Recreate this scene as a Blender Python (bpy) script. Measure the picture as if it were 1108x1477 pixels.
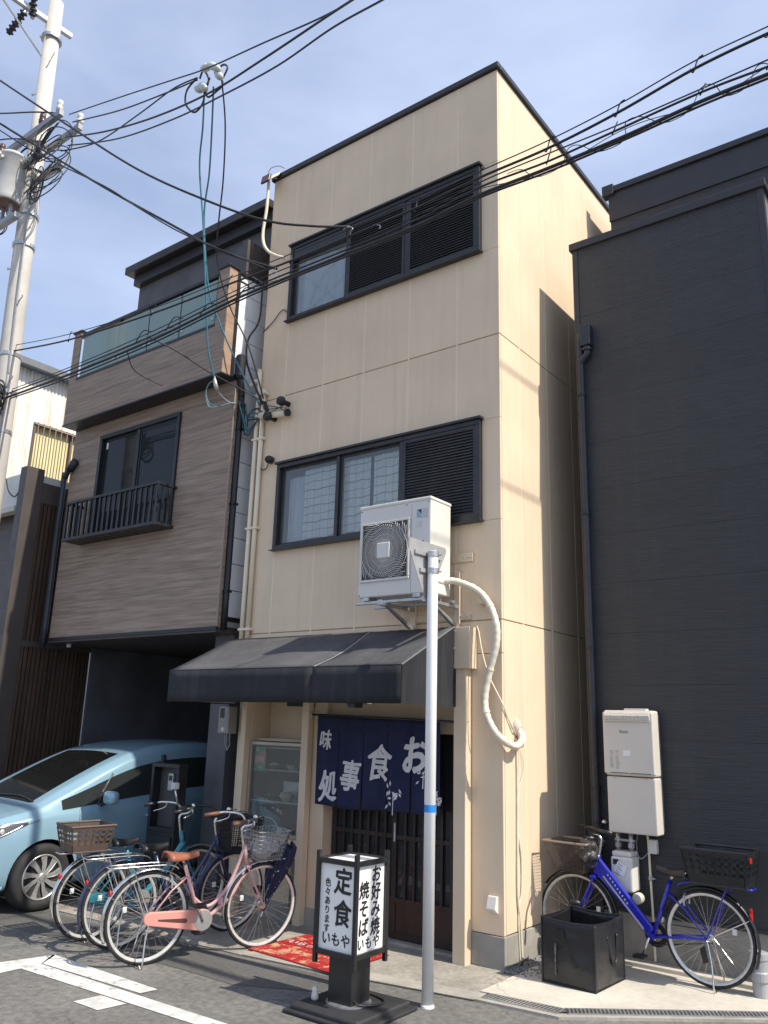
import bpy, bmesh, math, random
from mathutils import Vector, Matrix, noise as mnoise
from mathutils.bvhtree import BVHTree
random.seed(7)
for o in list(bpy.data.objects): bpy.data.objects.remove(o)
S = bpy.context.scene
COL = S.collection
R = math.radians

# ------------------------------------------------------------------ camera
cam = bpy.data.cameras.new('camera'); camo = bpy.data.objects.new('camera', cam); COL.objects.link(camo)
yaw, pitch, roll = R(-37.3536), R(14.6581), R(1.6383)
fw = Vector((math.sin(yaw)*math.cos(pitch), math.cos(yaw)*math.cos(pitch), math.sin(pitch)))
rt = Vector((math.cos(yaw), -math.sin(yaw), 0)); up = rt.cross(fw)
r2 = math.cos(roll)*rt + math.sin(roll)*up; u2 = -math.sin(roll)*rt + math.cos(roll)*up
mw = Matrix((( r2.x, u2.x, -fw.x, 3.4157), (r2.y, u2.y, -fw.y, -6.1814), (r2.z, u2.z, -fw.z, 1.82), (0, 0, 0, 1)))
camo.matrix_world = mw
cam.sensor_fit = 'VERTICAL'; cam.sensor_height = 36; cam.lens = 36*1176.67/1477
cam.clip_start = .05; cam.clip_end = 2000
S.camera = camo
S.render.resolution_x = 768; S.render.resolution_y = 1024

# ------------------------------------------------------------------ sky, sun, exposure
SUN_EL, SUN_BACK = 50.0, 3.0          # degrees above the horizon; degrees behind the street fronts
W = bpy.data.worlds.new('World'); S.world = W; W.use_nodes = True
wn, wl = W.node_tree.nodes, W.node_tree.links
wn.clear()
sky = wn.new('ShaderNodeTexSky'); sky.sky_type = 'NISHITA'; sky.sun_disc = False
sky.sun_elevation = R(SUN_EL); sky.sun_rotation = R(90-SUN_BACK)
sky.altitude = 30; sky.air_density = 1.0; sky.dust_density = 1.6; sky.ozone_density = 2.2
wtc = wn.new('ShaderNodeTexCoord'); wmp = wn.new('ShaderNodeMapping'); wmp.inputs['Scale'].default_value = (1.3, 1.6, 4.2)
wmp.inputs['Rotation'].default_value = (0, .2, .5)
wnz = wn.new('ShaderNodeTexNoise'); wnz.inputs['Scale'].default_value = 1.5; wnz.inputs['Detail'].default_value = 6; wnz.inputs['Roughness'].default_value = .52
wrp = wn.new('ShaderNodeValToRGB'); wrp.color_ramp.elements[0].position = .38; wrp.color_ramp.elements[1].position = .80
wrp.color_ramp.elements[0].color = (.38, .38, .38, 1); wrp.color_ramp.elements[1].color = (.92, .92, .92, 1)
wmx = wn.new('ShaderNodeMixRGB'); wmx.inputs[2].default_value = (3.9, 4.5, 6.0, 1)
wbg = wn.new('ShaderNodeBackground'); wbg.inputs['Strength'].default_value = .15
wo = wn.new('ShaderNodeOutputWorld')
wl.new(wtc.outputs['Generated'], wmp.inputs['Vector']); wl.new(wmp.outputs[0], wnz.inputs['Vector'])
wl.new(wnz.outputs['Fac'], wrp.inputs['Fac']); wl.new(wrp.outputs['Color'], wmx.inputs[0])
wl.new(sky.outputs[0], wmx.inputs[1]); wl.new(wmx.outputs[0], wbg.inputs['Color']); wl.new(wbg.outputs[0], wo.inputs[0])
sl = bpy.data.lights.new('sun', 'SUN'); sl.energy = 4.5; sl.angle = R(.53); sl.color = (1.0, .93, .80)
so = bpy.data.objects.new('sun', sl); COL.objects.link(so)
tosun = Vector((math.cos(R(SUN_EL))*math.cos(R(SUN_BACK)), math.cos(R(SUN_EL))*math.sin(R(SUN_BACK)), math.sin(R(SUN_EL))))
so.rotation_euler = tosun.to_track_quat('Z', 'Y').to_euler(); so.location = (8, 1, 12)
S.view_settings.view_transform = 'Standard'; S.view_settings.look = 'None'
S.view_settings.exposure = 0.36; S.view_settings.gamma = 1

# ------------------------------------------------------------------ materials
def nd(nt, t, **k):
    n = nt.nodes.new(t)
    for a, v in k.items(): setattr(n, a, v)
    return n
def mat(name, col, rough=.6, var=.12, scale=5, stretch=(1, 1, 1), bump=.0, bscale=80, bstretch=(1, 1, 1), metal=0,
        col2=None, vfac=None, streak=0, streakcol=None, spec=.5, coat=0, bdist=.004, fine=0, objvar=0, crack=0, wear=None, wpos=.56):
    m = bpy.data.materials.get(name)
    if m: return m
    m = bpy.data.materials.new(name); m.use_nodes = True; nt = m.node_tree; b = nt.nodes['Principled BSDF']; L = nt.links.new
    b.inputs['Roughness'].default_value = rough; b.inputs['Metallic'].default_value = metal
    b.inputs['Specular IOR Level'].default_value = spec; b.inputs['Coat Weight'].default_value = coat
    if coat: b.inputs['Coat Roughness'].default_value = .04
    tc = nd(nt, 'ShaderNodeTexCoord')
    def nz(sc, st, det=5, ro=.55):
        mp = nd(nt, 'ShaderNodeMapping'); mp.inputs['Scale'].default_value = st; L(tc.outputs['Object'], mp.inputs['Vector'])
        n = nd(nt, 'ShaderNodeTexNoise'); n.inputs['Scale'].default_value = sc; n.inputs['Detail'].default_value = det; n.inputs['Roughness'].default_value = ro
        L(mp.outputs[0], n.inputs['Vector']); return n.outputs['Fac']
    def ramp(fac, p0, p1, c0, c1):
        r = nd(nt, 'ShaderNodeValToRGB'); r.color_ramp.elements[0].position = p0; r.color_ramp.elements[1].position = p1
        r.color_ramp.elements[0].color = (*c0, 1); r.color_ramp.elements[1].color = (*c1, 1); L(fac, r.inputs['Fac']); return r.outputs['Color']
    c0 = tuple(max(0, c*(1-var)) for c in col); c1 = col2 if col2 else tuple(min(1, c*(1+var)) for c in col)
    if col2: c0 = tuple(col)
    base = ramp(nz(scale, stretch), .32, .68, c0, c1)
    if fine:
        f = ramp(nz(scale*14, stretch, 3), .3, .7, (1-fine,)*3, (1+fine,)*3 if fine < 0 else (1, 1, 1))
        mx = nd(nt, 'ShaderNodeMixRGB', blend_type='MULTIPLY'); mx.inputs[0].default_value = 1; L(base, mx.inputs[1]); L(f, mx.inputs[2]); base = mx.outputs[0]
    if streak:
        f = ramp(nz(3.2, (3.2, 3.2, .22), 6, .6), .50, .78, (0, 0, 0), (streak,)*3)
        mx = nd(nt, 'ShaderNodeMixRGB'); L(f, mx.inputs[0]); L(base, mx.inputs[1])
        mx.inputs[2].default_value = (*(streakcol or tuple(c*.45 for c in col)), 1); base = mx.outputs[0]
    if objvar:                    # each board or panel a touch lighter or darker than its neighbours
        oi = nd(nt, 'ShaderNodeObjectInfo'); f = ramp(oi.outputs['Random'], 0, 1, (1-objvar,)*3, (1, 1, 1))
        mx = nd(nt, 'ShaderNodeMixRGB', blend_type='MULTIPLY'); mx.inputs[0].default_value = 1; L(base, mx.inputs[1]); L(f, mx.inputs[2]); base = mx.outputs[0]
    if crack:                     # hairline cracks, only in patches
        vmp = nd(nt, 'ShaderNodeVectorMath', operation='ADD'); nv = nd(nt, 'ShaderNodeTexNoise'); nv.inputs['Scale'].default_value = 3; nv.inputs['Detail'].default_value = 6
        sc_ = nd(nt, 'ShaderNodeVectorMath', operation='SCALE'); sc_.inputs['Scale'].default_value = .35
        L(tc.outputs['Object'], nv.inputs['Vector']); L(nv.outputs['Color'], sc_.inputs[0]); L(tc.outputs['Object'], vmp.inputs[0]); L(sc_.outputs[0], vmp.inputs[1])
        vo = nd(nt, 'ShaderNodeTexVoronoi', feature='DISTANCE_TO_EDGE'); vo.inputs['Scale'].default_value = 1.1; L(vmp.outputs[0], vo.inputs['Vector'])
        f = ramp(vo.outputs['Distance'], .0, .008, (1, 1, 1), (0, 0, 0)); f2 = ramp(nz(.8, (1, 1, 1), 3), .48, .58, (0, 0, 0), (crack,)*3)
        m0 = nd(nt, 'ShaderNodeMixRGB', blend_type='MULTIPLY'); m0.inputs[0].default_value = 1; L(f, m0.inputs[1]); L(f2, m0.inputs[2])
        mx = nd(nt, 'ShaderNodeMixRGB'); L(m0.outputs[0], mx.inputs[0]); L(base, mx.inputs[1]); mx.inputs[2].default_value = (*tuple(c*.3 for c in col), 1); base = mx.outputs[0]
    if wear:                      # paint worn through to what is under it
        f = ramp(nz(9, (1, 1, 1), 9, .72), wpos, wpos+.08, (0, 0, 0), (.85,)*3)
        mx = nd(nt, 'ShaderNodeMixRGB'); L(f, mx.inputs[0]); L(base, mx.inputs[1]); mx.inputs[2].default_value = (*wear, 1); base = mx.outputs[0]
    L(base, b.inputs['Base Color'])
    if rough > .05 and var > 0:
        rr = ramp(nz(scale*2.3, stretch, 4), .3, .7, (max(0, rough-.08),)*3, (min(1, rough+.08),)*3); L(rr, b.inputs['Roughness'])
    if bump:
        bn = nd(nt, 'ShaderNodeBump'); bn.inputs['Strength'].default_value = bump; bn.inputs['Distance'].default_value = bdist
        L(nz(bscale, bstretch, 4, .6), bn.inputs['Height']); L(bn.outputs[0], b.inputs['Normal'])
    return m
def glass(name, tint=(.55, .6, .6), opac=.5, rough=.02, gloss=(1, 1, 1)):
    m = bpy.data.materials.get(name)
    if m: return m
    m = bpy.data.materials.new(name); m.use_nodes = True; nt = m.node_tree; nt.nodes.clear(); L = nt.links.new
    o = nd(nt, 'ShaderNodeOutputMaterial'); tr = nd(nt, 'ShaderNodeBsdfTransparent'); tr.inputs[0].default_value = (*tint, 1)
    df = nd(nt, 'ShaderNodeBsdfDiffuse'); df.inputs[0].default_value = (*tint, 1)
    mx0 = nd(nt, 'ShaderNodeMixShader'); mx0.inputs[0].default_value = opac; L(tr.outputs[0], mx0.inputs[1]); L(df.outputs[0], mx0.inputs[2])
    gl = nd(nt, 'ShaderNodeBsdfGlossy'); gl.inputs['Roughness'].default_value = rough; gl.inputs[0].default_value = (*gloss, 1)
    lw = nd(nt, 'ShaderNodeLayerWeight'); lw.inputs[0].default_value = .5
    pw = nd(nt, 'ShaderNodeMath', operation='POWER'); L(lw.outputs['Facing'], pw.inputs[0]); pw.inputs[1].default_value = 4.5
    fr = nd(nt, 'ShaderNodeMath', operation='MULTIPLY_ADD'); L(pw.outputs[0], fr.inputs[0]); fr.inputs[1].default_value = .9; fr.inputs[2].default_value = .045
    tc = nd(nt, 'ShaderNodeTexCoord'); n = nd(nt, 'ShaderNodeTexNoise'); n.inputs['Scale'].default_value = 1.6; n.inputs['Detail'].default_value = 1
    L(tc.outputs['Object'], n.inputs['Vector'])
    bp = nd(nt, 'ShaderNodeBump'); bp.inputs['Strength'].default_value = .05; bp.inputs['Distance'].default_value = .02; L(n.outputs['Fac'], bp.inputs['Height']); L(bp.outputs[0], gl.inputs['Normal'])
    mx = nd(nt, 'ShaderNodeMixShader'); L(fr.outputs[0], mx.inputs[0]); L(mx0.outputs[0], mx.inputs[1]); L(gl.outputs[0], mx.inputs[2]); L(mx.outputs[0], o.inputs[0])
    return m

# ------------------------------------------------------------------ mesh helpers
class MB:
    def __init__(s): s.v = []; s.f = []
    def add(s, vs, fs):
        n = len(s.v); s.v += [tuple(v) for v in vs]; s.f += [tuple(i+n for i in f) for f in fs]; return s
    def box(s, x0, x1, y0, y1, z0, z1):
        return s.add([(x0, y0, z0), (x1, y0, z0), (x1, y1, z0), (x0, y1, z0), (x0, y0, z1), (x1, y0, z1), (x1, y1, z1), (x0, y1, z1)],
                     [(0, 3, 2, 1), (4, 5, 6, 7), (0, 1, 5, 4), (1, 2, 6, 5), (2, 3, 7, 6), (3, 0, 4, 7)])
    def tube(s, pts, r, n=8, cap=True, closed=False):
        pts = [Vector(p) for p in pts]; m = len(pts); rs = r if isinstance(r, (list, tuple)) else [r]*m
        vs = []; fr = None
        for i, p in enumerate(pts):
            if closed: t = pts[(i+1) % m]-pts[i-1]
            else: t = (pts[min(i+1, m-1)]-pts[max(i-1, 0)])
            if t.length < 1e-9: t = Vector((0, 0, 1))
            t.normalize()
            if fr is None:
                a = Vector((0, 0, 1)) if abs(t.z) < .9 else Vector((1, 0, 0)); fr = t.cross(a).normalized()
            else:
                fr = fr - t*fr.dot(t)
                if fr.length < 1e-6: fr = t.orthogonal()
                fr.normalize()
            b = t.cross(fr)
            for k in range(n):
                a = 2*math.pi*k/n; vs.append(p+(fr*math.cos(a)+b*math.sin(a))*rs[i])
        fs = []
        for i in range(m if closed else m-1):
            j = (i+1) % m
            for k in range(n): fs.append((i*n+k, i*n+(k+1) % n, j*n+(k+1) % n, j*n+k))
        if cap and not closed: fs += [tuple(range(n))[::-1], tuple((m-1)*n+k for k in range(n))]
        return s.add(vs, fs)
    def lathe(s, prof, axis='z', c=(0, 0, 0), n=24):      # prof = [(r, h)]
        vs = []; m = len(prof)
        for (r, h) in prof:
            for k in range(n):
                a = 2*math.pi*k/n; p = (r*math.cos(a), r*math.sin(a), h)
                if axis == 'y': p = (p[0], p[2], p[1])
                elif axis == 'x': p = (p[2], p[0], p[1])
                vs.append((p[0]+c[0], p[1]+c[1], p[2]+c[2]))
        fs = [(i*n+k, i*n+(k+1) % n, (i+1)*n+(k+1) % n, (i+1)*n+k) for i in range(m-1) for k in range(n)]
        loop = prof[0] == prof[-1]
        if loop: return s.add(vs, fs)
        if prof[0][0] > 1e-5: fs.append(tuple(range(n))[::-1])
        if prof[-1][0] > 1e-5: fs.append(tuple((m-1)*n+k for k in range(n)))
        return s.add(vs, fs)
    def prism(s, poly, d):                                  # poly of 3D points swept by vector d
        n = len(poly); d = Vector(d)
        vs = [Vector(p) for p in poly]+[Vector(p)+d for p in poly]
        fs = [tuple(range(n))[::-1], tuple(range(n, 2*n))]+[(i, (i+1) % n, n+(i+1) % n, n+i) for i in range(n)]
        return s.add(vs, fs)
    def grid(s, fn, nu, nv):
        vs = [fn(i/nu, j/nv) for i in range(nu+1) for j in range(nv+1)]
        fs = [(i*(nv+1)+j, (i+1)*(nv+1)+j, (i+1)*(nv+1)+j+1, i*(nv+1)+j+1) for i in range(nu) for j in range(nv)]
        return s.add(vs, fs)
    def mesh(s, name, fix=True):
        me = bpy.data.meshes.new(name); me.from_pydata(s.v, [], s.f)
        if fix:
            bm = bmesh.new(); bm.from_mesh(me); bmesh.ops.recalc_face_normals(bm, faces=bm.faces); bm.to_mesh(me); bm.free()
        me.update(); return me
WORLD_BUILT = set()
def tag(o, label=None, cat=None, group=None, kind=None):
    if label: o['label'] = label
    if cat: o['category'] = cat
    if group: o['group'] = group
    if kind: o['kind'] = kind
    return o
def thing(name, label, cat, loc=(0, 0, 0), group=None, rotz=0, world=True):
    o = bpy.data.objects.new(name, None); COL.objects.link(o); o.location = loc; o.rotation_euler = (0, 0, rotz); o.empty_display_size = .2
    tag(o, label, cat, group)
    if world: WORLD_BUILT.add(o.name)
    return o
def obj(name, mb, m, parent=None, smooth=False, bev=0, solid=0, kind=None, seg=2, sub=0):
    me = mb.mesh(name) if isinstance(mb, MB) else mb
    if m is not None: me.materials.clear(); me.materials.append(m)
    if smooth: me.polygons.foreach_set('use_smooth', [True]*len(me.polygons))
    o = bpy.data.objects.new(name, me); COL.objects.link(o)
    if parent is not None:
        o.parent = parent
        if parent.name in WORLD_BUILT: o.matrix_parent_inverse = Matrix.Translation(-parent.location)
    if solid: md = o.modifiers.new('s', 'SOLIDIFY'); md.thickness = solid; md.offset = 0
    if bev: md = o.modifiers.new('b', 'BEVEL'); md.width = bev; md.segments = seg; md.limit_method = 'ANGLE'; md.angle_limit = R(40)
    if sub: md = o.modifiers.new('u', 'SUBSURF'); md.levels = sub; md.render_levels = sub
    if kind: o['kind'] = kind
    return o
def B(*a): return MB().box(*a)
def T(pts, r, n=8, **k): return MB().tube(pts, r, n, **k)
def struct(name, mb, m, **k): return obj(name, mb, m, kind='structure', **k)
def single(name, mb, m, label, cat, group=None, **k): return tag(obj(name, mb, m, **k), label, cat, group)
def smoothpts(pts, k=8, closed=False):
    P = [Vector(p) for p in pts]; out = []; n = len(P)
    for i in range(n if closed else n-1):
        g = lambda j: P[j % n] if closed else P[max(0, min(n-1, j))]
        p0, p1, p2, p3 = g(i-1), g(i), g(i+1), g(i+2)
        for q in range(k):
            t = q/k
            out.append(.5*((2*p1)+(p2-p0)*t+(2*p0-5*p1+4*p2-p3)*t*t+(3*p1-p0-3*p2+p3)*t**3))
    if not closed: out.append(P[-1])
    return out
def copy_tree(o, parent=None):
    c = o.copy(); COL.objects.link(c); c.parent = parent
    for ch in list(o.children): copy_tree(ch, c)
    return c
def text_mesh(s, size, bold=0, shear=0, align='CENTER', ext=0):
    cu = bpy.data.curves.new('lettering', 'FONT'); cu.body = s; cu.size = size; cu.align_x = align; cu.align_y = 'CENTER'
    cu.shear = shear; cu.extrude = ext; cu.resolution_u = 3
    o = bpy.data.objects.new('tmp', cu); COL.objects.link(o)
    dg = bpy.context.evaluated_depsgraph_get(); me = bpy.data.meshes.new_from_object(o.evaluated_get(dg))
    bpy.data.objects.remove(o); me.name = 'lettering'
    if bold:                      # brush weight: the glyph overlaid on itself in a small circle, each copy a hair higher
        bm = bmesh.new()
        for k in range(8):
            c = me.copy(); c.transform(Matrix.Translation((bold*math.cos(k*.785), bold*.8*math.sin(k*.785), k*.00012))); bm.from_mesh(c); bpy.data.meshes.remove(c)
        bm.to_mesh(me); bm.free()
    return me
def xf(me, M):
    me.transform(M); return me
def merge_meshes(ms):
    bm = bmesh.new()
    for m in ms: bm.from_mesh(m)
    me = bpy.data.meshes.new('lettering'); bm.to_mesh(me); bm.free(); return me
def frame_mat(o, ex, ez):       # columns: text x, text y -> ex, ez ; normal = ex x ez
    ex = Vector(ex).normalized(); ez = Vector(ez).normalized(); n = ex.cross(ez)
    return Matrix(((ex.x, ez.x, n.x, o[0]), (ex.y, ez.y, n.y, o[1]), (ex.z, ez.z, n.z, o[2]), (0, 0, 0, 1)))
# ------------------------------------------------------------------ material library
M_BEIGE = mat('beige_coating', (.74, .59, .425), .75, .06, 1.3, bump=.4, bscale=150, streak=.20, objvar=.035, streakcol=(.42, .33, .22), bdist=.003)
M_SEAL = mat('joint_sealant', (.79, .67, .48), .7, .05, 6)
M_BEIGEPLAIN = mat('beige_board', (.66, .54, .39), .6, .07, 2, objvar=.03, streak=.12)
M_BACK = mat('grey_backing', (.40, .33, .24), .8, .1)
M_DARKMETAL = mat('dark_bronze_metal', (.035, .034, .036), .38, .2, 9, metal=.25, bump=.05)
M_SLATMETAL = mat('louvre_metal', (.075, .078, .090), .40, .15, 9, metal=.3)
M_BLACK = mat('black_plastic', (.014, .015, .018), .38, .25, 7)
M_BLACKM = mat('black_metal', (.018, .019, .023), .42, .2, 10, metal=.2)
M_NAVYPIPE = mat('dark_navy_pipe', (.02, .024, .034), .35, .2, 6)
M_CONC = mat('concrete_plinth', (.30, .285, .26), .85, .20, 3.5, crack=.6, bump=.3, bscale=70, streak=.25)
M_APRON = mat('apron_concrete', (.55, .51, .44), .85, .15, 1.8, bump=.25, bscale=120, fine=.14, crack=.55, streak=0)
M_PAVE = mat('worn_concrete', (.36, .33, .285), .88, .22, 2.4, bump=.5, bscale=60, fine=.30, crack=.7)
M_KERB = mat('kerb_concrete', (.38, .355, .31), .85, .2, 4, bump=.4, bscale=70, fine=.2)
M_ASPH = mat('asphalt', (.205, .196, .182), .88, .17, 1.3, bump=.9, bscale=110, fine=.42, bdist=.008, crack=.8)
M_PAINT = mat('worn_white_paint', (.74, .73, .70), .7, .0, 7, col2=(.52, .51, .49), bump=.4, bscale=150, fine=.16, wear=(.20, .19, .178))
M_PATCH = mat('dark_asphalt_patch', (.115, .111, .106), .88, .12, 2, bump=.6, bscale=150, fine=.3)
M_SIDING = mat('brown_wood_print_siding', (.37, .282, .218), .62, 0, 1.25, (1.5, 1.5, 27), col2=(.215, .158, .122), objvar=.07, bump=.45, bscale=10, bstretch=(1, 1, 22), bdist=.006)
M_SIDLIT = M_SIDING
M_DARKSID = mat('charcoal_siding', (.030, .033, .039), .48, 0, 2.4, (1, 1, 40), col2=(.043, .046, .052), objvar=.12, streak=.22, streakcol=(.075, .074, .072), bump=.8, bscale=4.2, bstretch=(1, 1, 34), bdist=.012, spec=.5)
M_DARKTRIM = mat('charcoal_trim', (.030, .031, .037), .45, .12, 4)
M_WHITESID = mat('pale_blue_grey_siding', (.78, .80, .83), .55, .05, 2, objvar=.06, bump=.1, bscale=90, streak=.12)
M_GREYSTUCCO = mat('slate_grey_stucco', (.105, .108, .118), .8, .22, 2.2, bump=.4, bscale=40)
M_SLAT = mat('dark_brown_timber', (.080, .050, .032), .62, .3, objvar=.3, scale=2.5, stretch=(6, 6, .7), bump=.3, bscale=30, bstretch=(4, 4, .3))
M_SLATTRIM = mat('dark_brown_trim', (.072, .060, .055), .5, .12, 3)
M_DOORWOOD = mat('door_timber', (.022, .013, .009), .42, .35, 3, (5, 5, .6), bump=.2, bscale=30, bstretch=(4, 4, .3))
M_WHITE = mat('white_render', (.70, .69, .66), .75, .07, 2, streak=.22, streakcol=(.42, .40, .36))
M_CREAM = mat('cream_pvc', (.76, .68, .53), .5, .05, 4)
M_CREAMHOSE = mat('cream_wrapped_hose', (.72, .66, .53), .6, .1, 9, bump=.35, bscale=60, bstretch=(1, 1, 3))
M_ACWHITE = mat('appliance_white', (.66, .645, .60), .42, .05, 3, streak=.10, streakcol=(.5, .45, .36))
M_HEATER = mat('heater_champagne', (.63, .585, .52), .36, .04, 3)
M_STEEL = mat('galvanised_steel', (.46, .47, .48), .42, .15, 12, metal=.75)
M_CHROME = mat('chrome', (.66, .66, .64), .22, .12, 18, metal=.95)
M_SPOKE = mat('spoke_steel', (.55, .55, .54), .3, .1, 20, metal=.8)
M_RUBBER = mat('tyre_rubber', (.024, .024, .025), .78, .2, 14, bump=.2, bscale=90)
M_POLEWHITE = mat('white_painted_pole', (.82, .82, .81), .45, .03, 6)
M_BLUEBAND = mat('blue_band', (.02, .22, .62), .45, .05)
M_SIGNBACK = mat('sign_back_grey', (.42, .42, .42), .5, .1, 6, metal=.4)
M_FABTOP = mat('sunlit_bleached_awning_top', (.088, .086, .090), .7, .26, 1.8, spec=.15, bump=.25, bscale=6, bdist=.02, streak=.25, streakcol=(.16, .155, .15))  # paler than the valance: sun sheen put into the colour, plus dust and bleaching
M_FABRIC = mat('charcoal_awning_fabric', (.030, .031, .036), .6, .2, 1.6, spec=.12, bump=.30, bscale=5, bdist=.02, streak=.16, streakcol=(.15, .145, .14))
M_NOREN = mat('navy_cotton', (.009, .015, .055), .88, .14, 3, bump=.25, bscale=400)
M_INKWHITE = mat('white_print', (.62, .62, .63), .8, .1, 12)
M_INK = mat('black_ink', (.016, .015, .015), .6, .1)
M_PANELWHITE = mat('white_acrylic', (.80, .795, .77), .35, .03, 3)
M_RED = mat('red_mat_pile', (.36, .010, .012), .95, .12, 12, wear=(.56, .36, .20), wpos=.49, bump=.8, bscale=260)
M_REDP = mat('plain_red_pile', (.34, .010, .012), .95, .12, 8, bump=.8, bscale=260)
M_CURTAIN = mat('white_curtain', (.80, .80, .77), .9, .05, 4)
M_CURTBLUE = mat('grey_blue_curtain', (.62, .66, .70), .9, .06, 4)
M_CHECK = mat('curtain_check_line', (.25, .28, .29), .9, .05)
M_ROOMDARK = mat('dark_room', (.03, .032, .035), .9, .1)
M_GLASSWIN = glass('window_glass', (.80, .83, .84), .06)
M_GLASSBALC = glass('frosted_green_glass', (.33, .45, .42), .62, .12)
M_GLASSDARK = glass('dark_window_glass', (.030, .036, .040), .86, .03, (.5, .5, .5))
M_GLASSCASE = glass('display_glass', (.82, .85, .84), .05)
M_GLASSCAR = glass('tinted_car_glass', (.045, .055, .055), .55, .01)
M_GLASSWS = glass('windscreen_glass', (.16, .18, .17), .05, .01)
M_CARPAINT = mat('pale_blue_metallic_paint', (.25, .40, .50), .28, 0, 3, metal=.2, coat=.9)
M_RUST = mat('rusting_white_corrugated', (.78, .76, .71), .6, .05, 3.0, (4, 4, .12), streak=.75, streakcol=(.42, .25, .12))
M_UPOLE = mat('concrete_pole', (.50, .475, .44), .8, .09, 3, bump=.2, bscale=90, streak=.2)
M_GREYPAINT = mat('grey_enamel', (.46, .46, .46), .45, .1, 5, streak=.2)
M_PORC = mat('porcelain', (.60, .58, .53), .25, .08)
M_BROWNPORC = mat('brown_porcelain', (.10, .05, .04), .3, .15)
M_CABLE = mat('black_cable', (.014, .014, .016), .5, .15, 20)
M_CABLEBLUE = mat('teal_cable', (.045, .17, .22), .45, .15, 9)
M_CABLEGREY = mat('grey_cable', (.30, .31, .32), .5, .1)
M_GRAVEL = mat('grey_gravel', (.20, .20, .20), .9, .55, 40)

# ------------------------------------------------------------------ ground
kerb = [(-14, -1.62), (-3.2, -1.14), (-1.8, -1.06), (-.92, -.95), (.18, -.76), (.78, -.70)]
rgt = [(1.88, .22), (4.5, 2.35), (9.0, 6.0)]
struct('road', MB().add([(-300, -300, 0), (300, -300, 0), (300, 300, 0), (-300, 300, 0)], [(0, 1, 2, 3)]), M_ASPH)
def sheet(pts, z, z0=None):
    if z0 is None: return MB().add([(x, y, z) for x, y in pts], [tuple(range(len(pts)))])
    return MB().prism([(x, y, z0) for x, y in pts], (0, 0, z-z0))
struct('pavement', sheet(kerb[:5]+[(.10, -.55), (.10, .1), (-.3, .3), (-14, .3)], .010, -.05), M_PAVE)
off = [(x, y+.17) for x, y in kerb[2:5]]
struct('gutter_slab', sheet(kerb[2:5]+off[::-1], .016, -.05), M_KERB, bev=.003)
struct('concrete_apron', sheet([(.12, -.58), (.72, -.52), (1.76, .34), (4.38, 2.47), (8.9, 6.2), (8.9, 9), (2.4, 9), (2.4, .95), (.12, .95)], .020, -.05), M_APRON, bev=.003)
struct('apron_edge', sheet([(.18, -.76), (.78, -.70), (1.88, .22), (9.0, 6.0), (8.95, 6.05), (1.84, .27), (.75, -.64), (.16, -.69)], .018, -.05), M_KERB)
struct('wall_ledge', B(.45, 2.2, .80, .93, 0, .05), M_APRON, bev=.006)
struct('carport_floor', sheet([(-6.9, -.9), (-3.2, -.9), (-3.2, 5), (-6.9, 5)], .014, -.05), mat('carport_concrete', (.27, .255, .235), .85, .2, 2, bump=.4, bscale=60, fine=.2))
def mark(name, pts): return struct(name, sheet(pts, .004), M_PAINT)
mark('road_marking', [(-2.72, -2.41), (-2.72, -2.245), (-.70, -2.18), (2.2, -2.07), (2.2, -2.23), (-.91, -2.32)])
mark('road_marking', [(-2.90, -2.04), (-1.60, -2.045), (-1.62, -2.175), (-2.74, -2.235)])
mark('road_marking', [(-9, -5.0), (-2.98, -2.42), (-2.88, -2.02), (-2.72, -2.25), (-2.73, -2.57), (-9, -5.3)])
mark('road_marking', [(-1.80, -2.57), (-1.775, -2.375), (-1.51, -2.365), (-1.54, -2.565)])
struct('asphalt_patch', sheet([(-6, -2.0), (-1.9, -1.62), (-1.3, -1.62), (-.6, -1.25), (-.9, -1.0), (-1.8, -1.12), (-6, -1.4)], .003), M_PATCH)
# drain channel: two runs that meet at a bend
def grate(a, b, label):
    a, b = Vector((*a, 0)), Vector((*b, 0)); d = (b-a); Ln = d.length; d.normalize(); n = Vector((-d.y, d.x, 0))
    t = thing('drain_grate', label, 'drain grate', tuple(a), 'steel drain grates along the apron edge')
    w = .052
    for s in (-1, 1):
        p = a+n*s*w; obj('side_rail', MB().prism([p-n*.006+Vector((0, 0, .012)), p+n*.006+Vector((0, 0, .012)), p+n*.006+Vector((0, 0, .026)), p-n*.006+Vector((0, 0, .026))], d*Ln), M_STEEL, t)
    m = MB(); k = int(Ln/.026)
    for i in range(k):
        c = a+d*(Ln*(i+.5)/k)
        m.prism([c-n*w-d*.006+Vector((0, 0, .014)), c-n*w+d*.006+Vector((0, 0, .014)), c-n*w+d*.006+Vector((0, 0, .025)), c-n*w-d*.006+Vector((0, 0, .025))], n*2*w+d*.018)
    obj('bars', m, M_STEEL, t)
    obj('channel', MB().prism([a-n*w+Vector((0, 0, .0215)), a+n*w+Vector((0, 0, .0215)), a+n*w+Vector((0, 0, .0225)), a-n*w+Vector((0, 0, .0225))], d*Ln), mat('channel_dark', (.04, .038, .035), .9, .2), t)
grate((.20, -.655), (.745, -.60), 'short steel drain grate between the white pole and the black bag')
grate((.775, -.575), (2.30, .665), 'long steel drain grate in front of the blue bicycle')
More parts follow.
